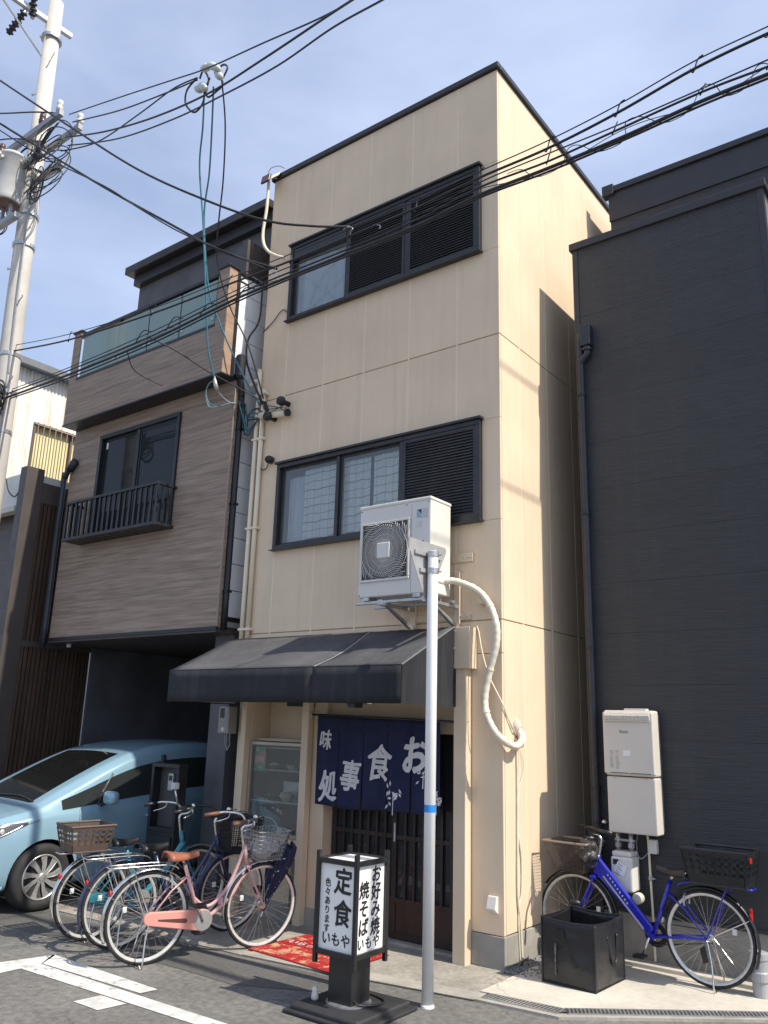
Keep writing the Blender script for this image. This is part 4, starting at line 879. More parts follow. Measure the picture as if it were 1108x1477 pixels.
for z in (3.10, 2.97):
    a = .17 if z > 3.05 else .10
    obj('rail', MB().prism([sc0+E_*(-a)+N_*.001+Vector((0, 0, z-.016)), sc0+E_*(-a)+N_*.016+Vector((0, 0, z-.016)), sc0+E_*(-a)+N_*.016+Vector((0, 0, z+.016)), sc0+E_*(-a)+N_*.001+Vector((0, 0, z+.016))], tuple(E_*2*a)), M_SIGNBACK, sg, bev=.002)
    obj('clamp', MB().lathe([(.046, z-.02), (.046, z+.02)], 'z', (0, -1.07, 0), 16), M_STEEL, sg)
    obj('clamp_bolt', T([Vector((0, -1.07, z))+E_*.05-N_*.03, Vector((0, -1.07, z))+E_*.05+N_*.045], .006, 6), M_STEEL, sg)
# ------------------------------------------------------------------ black tarpaulin box bag
bg = thing('storage_bag', 'open black tarpaulin box bag standing in front of the blue bicycle', 'bag', (.58, .17, .02))
M_TARP = mat('black_tarpaulin', (.018, .018, .020), .34, .25, 4, bump=.6, bscale=3.5, bdist=.03)
c4 = [Vector((.355, -.075, .02)), Vector((.775, -.085, .02)), Vector((.80, .40, .02)), Vector((.375, .40, .02))]
hz = [.445, .445, .445, .455]
for i in range(4):
    a, b = c4[i], c4[(i+1) % 4]; ha, hb = hz[i], hz[(i+1) % 4]; n = Vector(((b-a).y, -(b-a).x, 0)).normalized()
    def f(u, v, a=a, b=b, ha=ha, hb=hb, n=n, i=i):
        p = a.lerp(b, u); h = ha*(1-u)+hb*u; w = math.sin(u*math.pi)*math.sin(v*math.pi)
        return p+Vector((0, 0, h*v-.014*math.sin(u*math.pi)*v))+n*(.014*mnoise.noise(Vector((u*3+i*7, v*3, .3)))*w*2+.010*w)
    obj('side', MB().grid(f, 16, 14), M_TARP, bg, smooth=True, solid=.004)
    obj('seam_binding', T([a, a+Vector((0, 0, ha+.008))], .006, 6), M_BLACK, bg)
    obj('rim_binding', T([a.lerp(b, k/8)+Vector((0, 0, (ha*(1-k/8)+hb*k/8)-.014*math.sin(k/8*math.pi))) for k in range(9)], .006, 6), M_BLACK, bg)
    obj('base_binding', T([a+Vector((0, 0, .006)), b+Vector((0, 0, .006))], .006, 6), M_BLACK, bg)
obj('bottom', MB().add([c+Vector((0, 0, .008)) for c in c4], [(0, 1, 2, 3)]), M_TARP, bg, solid=.004)
obj('label_patch', B(.485, .545, -.103, -.096, .345, .395), M_BLACK, bg)
obj('velcro_strip', B(.47, .48, -.103, -.096, .09, .30), mat('scuffed_strip', (.20, .20, .20), .8, 0, 60, col2=(.03, .03, .03)), bg)
obj('handle', T(smoothpts([(.795, .10, .36), (.81, .11, .25), (.815, .16, .17), (.812, .22, .20), (.805, .26, .36)], 6), .007, 6), M_BLACK, bg, smooth=True)
# ------------------------------------------------------------------ display food and small fixtures
MD = lambda n, c, r=.5: mat(n, c, r, .15, 12)
ps = thing('menu_poster', 'green and red paper menu poster inside the display case', 'poster', (-2.86, .06, 1.33))
obj('sheet', B(-2.935, -2.775, .055, .058, 1.335, 1.575), MD('poster_green', (.05, .28, .14)), ps)
obj('panel', MB().prism([(-2.932, .0535, 1.405), (-2.778, .0535, 1.405), (-2.778, .0535, 1.53), (-2.932, .0535, 1.48)], (0, .001, 0)), MD('poster_salmon', (.55, .22, .15)), ps)
obj('lettering', merge_meshes([xf(text_mesh('冷麺', .06, .001), frame_mat((-2.855, .0525, 1.447), (1, 0, 0), (0, 0, 1))), xf(text_mesh('氷', .05, .001), frame_mat((-2.90, .0545, 1.545), (1, 0, 0), (0, 0, 1))), xf(text_mesh('一円', .045, .001), frame_mat((-2.855, .0545, 1.37), (1, 0, 0), (0, 0, 1)))]), M_INKWHITE, ps)
def bowl(x, z, r, m, food, label, y=.17):
    t = thing('food_model', label, 'food model', (x, y, z))
    obj('bowl', MB().lathe([(r*.45, z), (r*.5, z+.008), (r*.95, z+r*.55), (r, z+r*.6), (r*.9, z+r*.55), (0, z+r*.4)], 'z', (x, y, 0), 20), m, t, smooth=True)
    bm = bmesh.new(); bmesh.ops.create_icosphere(bm, subdivisions=3, radius=r*.85)
    for v in bm.verts: v.co *= 1+.35*mnoise.noise(v.co*40); v.co.z *= .5
    me = bpy.data.meshes.new('food'); bm.to_mesh(me); bm.free(); me.transform(Matrix.Translation((x, y, z+r*.58))); obj('food', me, food, t, smooth=True)
bowl(-2.56, 1.06, .085, MD('bowl_white', (.6, .6, .57), .3), MD('food_pale', (.55, .50, .36)), 'white bowl of noodles on the middle level of the display case')
bowl(-2.78, 1.06, .07, MD('bowl_black', (.03, .03, .03), .3), MD('food_green', (.12, .16, .06)), 'black bowl with green food at the left of the display case')
bowl(-2.36, 1.06, .06, MD('bowl_red', (.25, .04, .03), .3), MD('food_brown', (.22, .13, .06)), 'small red bowl at the right of the display case middle level')
bowl(-2.50, 1.357, .075, MD('bowl_white', (.6, .6, .57), .3), MD('food_brown', (.22, .13, .06)), 'white bowl with brown food on the top shelf of the display case')
single('glass_shelf_board', B(-2.978, -2.242, .07, .285, 1.043, 1.058), mat('shelf_glass', (.34, .40, .38), .2, .05), 'middle glass shelf board in the display case', 'shelf')
bowl(-2.76, 1.357, .065, MD('bowl_red', (.25, .04, .03), .3), MD('food_pale', (.55, .50, .36)), 'small red bowl under the poster on the top shelf of the display case')
bowl(-2.33, 1.357, .055, MD('bowl_black', (.03, .03, .03), .3), MD('food_yellow', (.50, .36, .10)), 'black bowl with yellow food at the right of the top shelf')
bowl(-2.88, .747, .06, MD('bowl_white', (.6, .6, .57), .3), MD('food_green', (.12, .16, .06)), 'white bowl with green food on the display case floor')
single('white_box', MB().box(-2.66, -2.45, .22, .27, 1.06, 1.24), MD('carton_white', (.58, .58, .55)), 'white carton standing behind the bowl in the display case', 'carton', bev=.004)
single('black_tray', MB().prism([(-2.42, .10, .747), (-2.25, .10, .747), (-2.27, .10, .86), (-2.40, .10, .86)], (0, .15, 0)), M_BLACK, 'black covered tray at the right bottom of the display case', 'tray', bev=.006)
single('black_tray', MB().prism([(-2.75, .12, .747), (-2.55, .12, .747), (-2.57, .12, .80), (-2.73, .12, .80)], (0, .14, 0)), M_BLACK, 'black covered tray at the centre bottom of the display case', 'tray', bev=.006)
for x, lb in ((-2.82, 'leftmost white price card on the display case floor'), (-2.56, 'middle white price card on the display case floor'), (-2.31, 'rightmost white price card on the display case floor')):
    c = single('price_card', MB().prism([(x-.035, .075, .747), (x+.035, .075, .747), (x+.03, .10, .81), (x-.03, .10, .81)], (0, .002, 0)), M_PANELWHITE, lb, 'price card')
eb = thing('electric_meter', 'grey electric meter box under the left end of the awning', 'electric meter', (-3.2, -.03, 1.7))
obj('meter_case', B(-3.33, -3.165, -.13, -.002, 1.69, 1.97), mat('meter_grey', (.26, .255, .24), .5, .1), eb, bev=.016, seg=3)
obj('meter_window', B(-3.30, -3.235, -.133, -.126, 1.85, 1.95), M_BLACK, eb, bev=.003)
obj('maker_plate', MB().lathe([(.0, -.133), (.022, -.132), (.022, -.126)], 'y', (-3.25, 0, 1.735), 14), M_PORC, eb)
for x in (-3.29, -3.26, -3.22): obj('tail_cable', T(smoothpts([(x, -.05, 1.70), (x, -.05, 1.63), (x-.01, -.03, 1.58), (-3.29, -.01, 1.52)], 5), .006, 6), M_CABLEGREY, eb)
single('ceiling_speaker', MB().prism([(-2.45, .10, 1.98), (-2.45, -.02, 1.98), (-2.45, -.02, 2.06), (-2.45, .10, 2.12)], (.33, 0, 0)), M_BLACK, 'black box fixed under the awning left of the noren', 'box', bev=.004)
# vertical mail pillar of the carport
mp_ = thing('mailbox_pillar', 'black mailbox pillar standing by the carport behind the bicycles', 'mailbox', (-3.77, -.3, 0))
obj('pillar', B(-4.0, -3.56, -.40, -.24, 0, .70), M_BLACKM, mp_, bev=.006)
obj('upper_frame', rails(-4.0, -3.56, .70, 1.37, -.40, -.28, .04), M_BLACKM, mp_, bev=.004)
obj('back_plate', B(-3.96, -3.60, -.30, -.285, .74, 1.33), mat('pillar_grey', (.06, .058, .058), .5, .1), mp_)
obj('intercom', B(-3.80, -3.72, -.335, -.301, 1.10, 1.27), M_STEEL, mp_, bev=.004)
obj('intercom_camera', B(-3.785, -3.735, -.338, -.334, 1.20, 1.25), M_BLACK, mp_)
obj('letter_flap', B(-3.97, -3.59, -.415, -.401, .47, .66), M_BLACK, mp_, bev=.004)
obj('flap_lock', MB().lathe([(.0, -.425), (.014, -.423), (.014, -.415)], 'y', (-3.86, 0, .55), 12), M_STEEL, mp_)
# ------------------------------------------------------------------ bicycles
def wheel_parts(b, cx, dyn=True, tyre_m=M_RUBBER, rim_m=mat('rim_alloy', (.66, .65, .62), .35, .1, 18, metal=.45)):
    r = .335
    rim = obj('wheel', MB().lathe([(r-.044, -.009), (r-.026, -.0145), (r-.019, -.0145), (r-.017, .0), (r-.019, .0145), (r-.026, .0145), (r-.044, .009), (r-.046, 0), (r-.044, -.009)], 'y', (cx, 0, r), 36), rim_m, b, smooth=True)
    t = []
    for k in range(9):
        a = 2*math.pi*k/8; t.append((r-.017+.017*math.cos(a), .018*math.sin(a)))
    t[-1] = t[0]
    obj('tyre', MB().lathe(t, 'y', (cx, 0, r), 40), tyre_m, rim, smooth=True)
    m = MB()
    for k in range(32):
        a = 2*math.pi*k/32; s = 1 if k % 2 else -1; a2 = a+(.75 if (k//2) % 2 else -.75)
        m.tube([(cx+.024*math.cos(a2), s*.028, r+.024*math.sin(a2)), (cx+(r-.031)*math.cos(a), s*.004, r+(r-.031)*math.sin(a))], .0013, 3, cap=False)
    obj('spokes', m, M_SPOKE, rim)
    obj('hub', MB().lathe([(.0, -.055), (.008, -.055), (.008, -.036), (.024, -.034), (.024, -.028), (.014, -.024), (.014, .024), (.024, .028), (.024, .034), (.008, .036), (.008, .055), (0, .055)], 'y', (cx, 0, r), 14), M_CHROME, rim, smooth=False)
    rf = obj('reflector', B(cx-.20, cx-.17, -.006, .006, r+.05, r+.09), mat('reflector_white', (.7, .7, .68), .2, .05), rim)
    return rim
def fender(b, cx, a0, a1, m, r=.358, name='mudguard'):
    def f(u, v):
        a = R(a0+(a1-a0)*u); w = (v-.5)*2; rr = r-.010*abs(w)**2
        return (cx+rr*math.cos(a), .027*w, .335+rr*math.sin(a))
    return obj(name, MB().grid(f, 26, 6), m, b, smooth=True, solid=.0018)
def lattice_box(x0, x1, w0, w1, z0, z1, flare, nu, nz, bar, m, b, name, holes=True, xf0=0, xf1=0):
    """open-topped basket: floor, rim and slatted sides that flare outwards"""
    bottom = [Vector((x0+flare, -w0, z0)), Vector((x1-flare, -w0, z0)), Vector((x1-flare, w0, z0)), Vector((x0+flare, w0, z0))]
    top = [Vector((x0-xf0, -w1, z1)), Vector((x1+xf1, -w1, z1)), Vector((x1+xf1, w1, z1)), Vector((x0-xf0, w1, z1))]
    bk = obj(name, MB().tube([t for t in top], bar*1.7, 6, closed=True), m, b)
    mm = MB().tube(bottom, bar*1.2, 6, closed=True)
    for i in range(4):
        j = (i+1) % 4; L = (top[j]-top[i]).length; n = max(2, int(L/nu))
        for k in range(n+1):
            t = k/n; mm.tube([bottom[i].lerp(bottom[j], t), top[i].lerp(top[j], t)], bar, 4)
        for k in range(1, nz):
            t = k/nz; mm.tube([bottom[i].lerp(top[i], t), bottom[j].lerp(top[j], t)], bar, 4)
    n = max(2, int((x1-x0)/nu))
    for k in range(n+1): t = k/n; mm.tube([bottom[0].lerp(bottom[1], t), bottom[3].lerp(bottom[2], t)], bar, 4)
    for k in range(1, 4): t = k/4; mm.tube([bottom[0].lerp(bottom[3], t), bottom[1].lerp(bottom[2], t)], bar, 4)
    obj('lattice', mm, m, bk)
    return bk
def bicycle(label, loc, ang, lean=0, frame=M_BLACKM, fend=M_CHROME, sad=M_BLACK, case=None, bar=M_CHROME, grip=M_BLACK, wb=1.05,
            style='double', rear=None, front=None, lamp=True, steer=0, scale=1, casing_disc=False, mirror=False):
    b = thing('bicycle', label, 'bicycle', loc, None, ang, world=False)
    b.rotation_euler = (lean, 0, ang); b.scale = (scale,)*3
    H = .335; BB = Vector((.43, 0, .28)); ST = Vector((.27, 0, .70)); hx = wb-.165
    HT, HB = Vector((hx-.035, 0, .80)), Vector((hx+.005, 0, .66))
    obj('seat_tube', T([BB, ST], .016, 10), frame, b, smooth=True)
    if style == 'double':
        obj('main_tube', T(smoothpts([HT-Vector((0, 0, .02)), (.66, 0, .50), (.50, 0, .37), (.36, 0, .45)], 7), .014, 10), frame, b, smooth=True)
        obj('down_tube', T(smoothpts([HB, (.70, 0, .44), (.54, 0, .31), BB], 7), .017, 10), frame, b, smooth=True)
        obj('tube_bracket', B(.585, .625, -.012, .012, .375, .425), frame, b)
    elif style == 'low':
        obj('down_tube', T(smoothpts([HB+Vector((0, 0, .06)), (.68, 0, .50), (.50, 0, .325), BB], 7), .028, 12), frame, b, smooth=True)
    elif style == 'bold':
        obj('down_tube', MB().prism([HT+Vector((-.0, -.020, .01)), HB+Vector((.0, -.018, .03)), BB+Vector((.03, -.018, -.01)), BB+Vector((-.015, -.018, .055))], (0, .036, 0)), frame, b, bev=.013, seg=3)
        dm_ = MB()
        for k in range(9):
            c = HT.lerp(BB, .20+.045*k)+Vector((.0, .0188, -.020)); dm_.prism([c+Vector((-.005, 0, .004)), c+Vector((.004, 0, .008)), c+Vector((.007, 0, -.005)), c+Vector((-.003, 0, -.008))], (0, .001, 0))
        obj('frame_decal', dm_, M_INKWHITE, b)
        obj('frame_stripe', MB().prism([HT.lerp(BB, .15)+Vector((.018, .0186, -.052)), HT.lerp(BB, .15)+Vector((.024, .0186, -.066)), HT.lerp(BB, .90)+Vector((.026, .0186, -.020)), HT.lerp(BB, .90)+Vector((.018, .0186, -.004))], (0, .001, 0)), mat('silver_stripe', (.42, .42, .48), .4, .1), b)  # pale silver stripe low along the down tube
    else:
        obj('top_tube', T([HT-Vector((0, 0, .05)), (.35, 0, .60)], .015, 10), frame, b, smooth=True); obj('down_tube', T([HB, BB], .017, 10), frame, b, smooth=True)
    for s in (-1, 1):
        obj('chain_stay', T([BB+Vector((0, s*.03, 0)), (.18, s*.05, .315), (0, s*.058, H)], .009, 8), frame, b, smooth=True)
        obj('seat_stay', T([ST+Vector((.03, s*.014, -.09)), (.16, s*.045, .52), (0, s*.060, H)], .007, 8), frame, b, smooth=True)
    obj('bottom_bracket', MB().lathe([(.024, -.04), (.024, .04)], 'y', tuple(BB), 14), frame, b)
    obj('head_tube', T([HB-Vector((0, 0, .02)), HT+Vector((0, 0, .02))], .020, 12), frame, b, smooth=True)
    wheel_parts(b, 0); fender(b, 0, 20, 205, fend)
    # steered group
    st = bpy.data.objects.new('fork', T([HB, HB+Vector((.008, 0, -.03))], .022, 10).mesh('fork')); COL.objects.link(st); st.data.materials.append(frame); st.parent = b
    for s in (-1, 1): obj('fork_blade', T(smoothpts([HB+Vector((.0, s*.03, -.02)), (hx+.06, s*.048, .52), (hx+.115, s*.052, .42), (wb, s*.052, H)], 5), .010, 8), frame, b, smooth=True)
    obj('fork_crown', B(hx-.015, hx+.03, -.045, .045, .635, .66), frame, b, bev=.006)
    wheel_parts(b, wb); fender(b, wb, 35, 195 if style != 'bold' else 175, fend)
    for s in (-1, 1):
        obj('stay_wire', T([(0, s*.062, H), (-.30, s*.026, .50)], .0025, 5), M_CHROME, b)
        obj('stay_wire', T([(wb, s*.056, H), (wb-.31, s*.026, .28)], .0025, 5), M_CHROME, b)
    obj('stem', T(smoothpts([HT, HT+Vector((-.03, 0, .13)), HT+Vector((-.012, 0, .165))], 4), .012, 10), M_CHROME, b, smooth=True)
    hz_ = HT.z+.165; hxx = HT.x-.012
    for s in (-1, 1):
        obj('handlebar', T(smoothpts([(hxx, 0, hz_), (hxx+.045, s*.06, hz_+.02), (hxx+.035, s*.15, hz_+.075), (hxx-.06, s*.245, hz_+.085), (hxx-.13, s*.268, hz_+.075)], 6), .011, 8), bar, b, smooth=True)
        obj('grip', T([(hxx-.115, s*.266, hz_+.077), (hxx-.24, s*.285, hz_+.06)], .016, 10), grip, b, smooth=True)
        obj('brake_lever', T(smoothpts([(hxx-.03, s*.228, hz_+.075), (hxx-.04, s*.25, hz_+.035), (hxx-.14, s*.275, hz_+.005)], 4), .006, 6), bar, b, smooth=True)
        obj('brake_cable', T(smoothpts([(hxx-.02, s*.225, hz_+.07), (hxx+.09, s*.17, hz_+.09), (hxx+.10, s*.04, hz_-.06), (hx, s*.02, .70)], 6), .0032, 5), M_BLACK, b, smooth=True)
    obj('bell', MB().lathe([(.0, .03), (.018, .024), (.024, .008), (.022, 0)], 'z', (hxx+.02, -.16, hz_+.085), 14), M_CHROME, b, smooth=True)
    if mirror:
        obj('mirror_arm', T([(hxx+.02, .12, hz_+.07), (hxx-.02, .13, hz_+.22)], .009, 8), M_CHROME, b, smooth=True)
        obj('lamp', MB().box(hxx-.05, hxx+.01, .10, .16, hz_+.21, hz_+.27), mat('lamp_silver', (.55, .55, .53), .3, .1), b, bev=.01)
    # saddle
    sx, sz = .235, .785
    obj('seat_post', T([ST, (sx, 0, sz-.03)], .0125, 10), M_CHROME, b, smooth=True)
    def sf(u, v):
        x = sx-.135+.275*u; q = (v-.5)*2
        w = (.104*(1-u**1.1)**1.5+.024)*min(1, .55+u*6)
        top = .020*(1-u)**2+.006*u-.010*math.sin(u*math.pi)
        return (x, w*math.sin(q*1.5), sz+top-(.055-.02*u)*abs(q)**3.2-.012*(max(0, .1-u)/.1)**2)
    obj('saddle', MB().grid(sf, 18, 16), sad, b, smooth=True, solid=.008)
    for s in (-1, 1): obj('saddle_spring', MB().tube([(sx-.08+.016*math.cos(k*.9), s*.05+.016*math.sin(k*.9), sz-.045+k*.0022) for k in range(26)], .0025, 4), M_CHROME, b)
    # drive side (right, -y)
    if case:
        def cc(y): 
            pts = []
            for k in range(9): a = R(90+k*22.5); pts.append((-.005+.048*math.cos(a), y, .335+.048*math.sin(a)))
            for k in range(9): a = R(-90+k*22.5); pts.append((.435+.080*math.cos(a), y, .285+.080*math.sin(a)))
            return pts
        obj('chain_case', MB().prism(cc(-.075), (0, .035, 0)), case, b, bev=.008, seg=3)
        obj('case_slot', MB().prism([(.06, -.0762, .328), (.29, -.0762, .315), (.30, -.0762, .298), (.29, -.0762, .282), (.22, -.0762, .290), (.06, -.0762, .316)], (0, .001, 0)), mat('slot_dark', (.10, .04, .035), .6, .1), b)
        obj('chain_disc', MB().lathe([(.0, -.078), (.074, -.0775), (.077, -.070)], 'y', tuple(Vector((.435, 0, .285))), 24), mat('disc_silver', (.5, .5, .49), .35, .1, metal=.6), b)
    else:
        obj('chain_ring', MB().lathe([(.05, -.066), (.088, -.066), (.09, -.06), (.05, -.06), (.05, -.066)], 'y', tuple(BB), 26), M_BLACKM, b)
        obj('chain', T([(0, -.06, H+.04), (.43, -.06, .37), (.46, -.06, .20), (0, -.06, H-.045)], .005, 5, closed=True), mat('oily_chain', (.10, .085, .07), .5, .3, metal=.5), b)
    for s in (-1, 1):
        e = BB+Vector((.11*s*.55, -s*.0+s*.085, -.13*s))
        obj('crank', T([BB+Vector((0, s*.082, 0)), e], .009, 8), M_CHROME, b, smooth=True)
        obj('pedal', B(e.x-.045, e.x+.045, min(e.y, e.y+s*.085), max(e.y, e.y+s*.085), e.z-.012, e.z+.012), M_BLACK, b, bev=.006)
    # kickstand, lock, rack
    obj('kickstand', T(smoothpts([(0, -.066, H), (-.03, -.085, .18), (-.05, -.12, .008), (-.04, -.02, .006), (-.05, .12, .008), (-.03, .085, .18), (0, .066, H)], 4), .0065, 6), M_CHROME, b, smooth=True)
    rk = obj('rear_rack', MB().tube(smoothpts([(.20, .055, .68), (.10, .06, .715), (-.30, .06, .715), (-.34, 0, .712), (-.30, -.06, .715), (.10, -.06, .715), (.20, -.055, .68)], 5), .006, 6), frame if style == 'bold' else M_CHROME, b, smooth=True)
    for x in (-.22, -.10, .03): obj('rack_bar', T([(x, -.06, .714), (x, .06, .714)], .004, 5), M_CHROME, rk)
    for s in (-1, 1): obj('rack_stay', T([(-.17, s*.061, .71), (0, s*.068, H)], .006, 6), frame if style == 'bold' else M_CHROME, rk)
    obj('rear_reflector', MB().lathe([(.0, -.012), (.022, -.010), (.022, 0)], 'x', (-.305, 0, .53), 12), mat('reflector_red', (.5, .02, .02), .25, .05), b)
    obj('ring_lock', MB().tube([(.155+.0, .06*math.cos(k*.35), .565+.065*math.sin(k*.35)) for k in range(-1, 11)], .009, 6), M_STEEL, b)
    if lamp: obj('lamp', MB().lathe([(.0, .06), (.03, .055), (.034, .02), (.016, -.03), (.0, -.035)], 'x', (wb-.03, .075, .44), 14), M_BLACK, b, smooth=True)
    if rear: rear(b)
    if front: front(b, hxx, hz_)
    return b
M_PINK = mat('dusty_pink_paint', (.52, .31, .31), .35, .08, 5, coat=.3)
M_PINKCASE = mat('salmon_pink_plastic', (.66, .30, .25), .4, .04, 4)
M_TAN = mat('tan_leatherette', (.30, .105, .062), .5, .1, 6)
M_TANGRIP = mat('brown_grip', (.16, .075, .04), .6, .1)
M_TEAL = mat('teal_paint', (.02, .20, .26), .3, .08, 5, coat=.4)
M_NAVY = mat('navy_paint', (.014, .022, .075), .3, .1, 5, coat=.4)
M_BLUE = mat('royal_blue_paint', (.018, .022, .42), .28, .06, 4, coat=.5)
M_BROWNPL = mat('brown_plastic', (.085, .060, .048), .5, .1, 5)
M_BASKWIRE = mat('basket_wire', (.34, .34, .34), .4, .15, 20, metal=.5)
def wire_front(m, x0=.06, x1=.33, z0=-.26, z1=-.03, w0=.13, w1=.17, pitch=.028):
    def f(b, hx, hz):
        lattice_box(hx+x0, hx+x1, w0, w1, hz+z0, hz+z1, .03, pitch, 7, .0021, m, b, 'front_basket', xf1=.03)
        obj('basket_bracket', T([(hx+.01, 0, hz-.08), (hx+x0, 0, hz-.10)], .008, 6), M_STEEL, b)
    return f
def slat_rear(m, x0, x1, z0, z1, w0, w1):
    def f(b):
        bk = lattice_box(x0, x1, w0, w1, z0, z1, .025, .30, 1, .006, m, b, 'rear_basket', xf0=.02, xf1=.02)
        # plastic walls with rows of square holes: solid bands and uprights
        bands = [(0, .30), (.40, .50), (.60, .70), (.80, 1.0)]
        cor = lambda t: ((x0+.025*(1-t)-.02*t), (x1-.025*(1-t)+.02*t), w0+(w1-w0)*t, z0+(z1-z0)*t)
        mm = MB()
        for (a, e) in bands:
            A, E_2 = cor(a), cor(e)
            qa = [(A[0], -A[2], A[3]), (A[1], -A[2], A[3]), (A[1], A[2], A[3]), (A[0], A[2], A[3])]; qe = [(E_2[0], -E_2[2], E_2[3]), (E_2[1], -E_2[2], E_2[3]), (E_2[1], E_2[2], E_2[3]), (E_2[0], E_2[2], E_2[3])]
            for i in range(4): j = (i+1) % 4; mm.add([qa[i], qa[j], qe[j], qe[i]], [(0, 1, 2, 3)])
        obj('band', mm, m, bk, solid=.005)
        mm = MB(); A, E_2 = cor(.28), cor(.85)
        qa = [Vector((A[0], -A[2], A[3])), Vector((A[1], -A[2], A[3])), Vector((A[1], A[2], A[3])), Vector((A[0], A[2], A[3]))]; qe = [Vector((E_2[0], -E_2[2], E_2[3])), Vector((E_2[1], -E_2[2], E_2[3])), Vector((E_2[1], E_2[2], E_2[3])), Vector((E_2[0], E_2[2], E_2[3]))]
        for i in range(4):
            j = (i+1) % 4; L = (qe[j]-qe[i]).length; n = max(3, int(L/.055)); d = (qe[j]-qe[i]).normalized()*.008
            for k in range(n+1):
                t = k/n; p, q = qa[i].lerp(qa[j], t), qe[i].lerp(qe[j], t); mm.add([p-d, p+d, q+d, q-d], [(0, 1, 2, 3)])
        obj('upright', mm, m, bk, solid=.005)
        mm = MB().add([(cor(0)[0], -w0, z0+.004), (cor(0)[1], -w0, z0+.004), (cor(0)[1], w0, z0+.004), (cor(0)[0], w0, z0+.004)], [(0, 1, 2, 3)]); obj('floor', mm, m, bk, solid=.006)
    return f
A_ = math.atan2(1.0, .20)
def pinkfront(b, hx, hz):
    wire_front(M_BASKWIRE)(b, hx, hz)
    bm = bmesh.new(); bmesh.ops.create_icosphere(bm, subdivisions=4, radius=1)
    for v in bm.verts:
        n = mnoise.noise(v.co*2.2)+.5*mnoise.noise(v.co*6); v.co = Vector((v.co.x*.12, v.co.y*.13, v.co.z*.075))*(1+.45*n)
    me = bpy.data.meshes.new('bag'); bm.to_mesh(me); bm.free(); me.transform(Matrix.Translation((hx+.20, 0, hz-.17)))
    obj('plastic_liner', me, glass('clear_plastic', (.75, .76, .76), .35, .12), b, smooth=True)
    obj('lock_wire', T(smoothpts([(hx+.03, .05, hz-.12), (hx+.12, .12, hz+.03), (hx+.30, .10, hz+.04), (hx+.34, 0, hz-.06)], 6), .005, 6), M_BASKWIRE, b, smooth=True)
def netrear(b):
    obj('mesh_guard', MB().grid(lambda u, v: (-.02+.20*u, -.072, .47+.10*v-.03*u), 10, 6), mat('white_mesh', (.55, .55, .52), .6, .1), b, solid=.003)
bicycle('pink step-through bicycle with tan saddle parked nearest the shop', (-2.16, -1.75, .002), math.atan2(.95, .30), R(1.5), M_PINK, M_CHROME, M_TAN, M_PINKCASE, M_CHROME, M_TANGRIP, .98, 'double', None, pinkfront)
def navyfront(b, hx, hz):
    lattice_box(hx+.07, hx+.35, .14, .19, hz-.28, hz-.02, .03, .03, 7, .004, M_BLACK, b, 'front_basket', xf1=.03)
    obj('basket_cover', MB().grid(lambda u, v: (hx+.05+.33*u, -.19+.38*v, hz+.005+.03*math.sin(u*3.1)*math.sin(v*3.1)), 8, 8), M_BLACK, b, smooth=True, solid=.004)
bicycle('navy bicycle with dark front basket parked in the middle of the row', (-2.68, -1.62, .002), math.atan2(1.0, .20), R(1.5), M_NAVY, M_NAVY, M_BLACK, None, M_BLACKM, M_BLACK, 1.05, 'double', None, navyfront)
bicycle('teal bicycle with brown plastic basket on its rear rack', (-3.08, -1.62, .002), math.atan2(1.0, .16), R(1.5), M_TEAL, M_CHROME, M_BLACK, M_TEAL, M_CHROME, M_BLACK, 1.0, 'low', slat_rear(M_BROWNPL, -.30, .05, .725, .93, .12, .15), None, mirror=True)
def bluefront(b, hx, hz):
    lattice_box(hx+.04, hx+.38, .12, .18, hz-.29, hz-.06, .06, .016, 14, .0017, M_BROWNPL, b, 'front_basket', xf1=.04)
    obj('basket_rim', MB().tube([(hx+.04, -.18, hz-.06), (hx+.42, -.18, hz-.06), (hx+.42, .18, hz-.06), (hx+.04, .18, hz-.06)], .010, 6, closed=True), mat('rim_tan', (.30, .22, .17), .6, .1), b)
    bm = bmesh.new(); bmesh.ops.create_icosphere(bm, subdivisions=4, radius=1)
    for v in bm.verts: v.co = Vector((v.co.x*.085, v.co.y*.15, v.co.z*.12))*(1+.4*mnoise.noise(v.co*2.6))
    me = bpy.data.meshes.new('bag'); bm.to_mesh(me); bm.free(); me.transform(Matrix.Translation((hx+.09, 0, hz-.14))); obj('plastic_cover', me, mat('crumpled_black_film', (.05, .047, .045), .2, .2, 8, bump=.8, bscale=25, bdist=.02), b, smooth=True)
def bluerear(b):
    bk = slat_rear(M_BLACK, -.34, .10, .728, .97, .13, .165)(b)
    obj('basket_reflector', B(-.362, -.354, .06, .11, .90, .935), mat('reflector_red', (.5, .02, .02), .25, .05), b)
    obj('tail_light', B(-.318, -.303, -.012, .012, .50, .58), mat('reflector_red', (.5, .02, .02), .25, .05), b)
    obj('derailleur', MB().prism([(.01, .075, .30), (.05, .075, .27), (.03, .075, .17), (-.01, .075, .19)], (0, .012, 0)), M_BLACKM, b, bev=.004)
bicycle('royal blue bicycle with black rear basket leaning by the charcoal wall', (1.375, .63, .022), math.pi-.03, R(0), M_BLUE, M_BLACK, M_BLACK, None, M_BLACKM, M_BLACK, 1.06, 'bold', bluerear, bluefront)
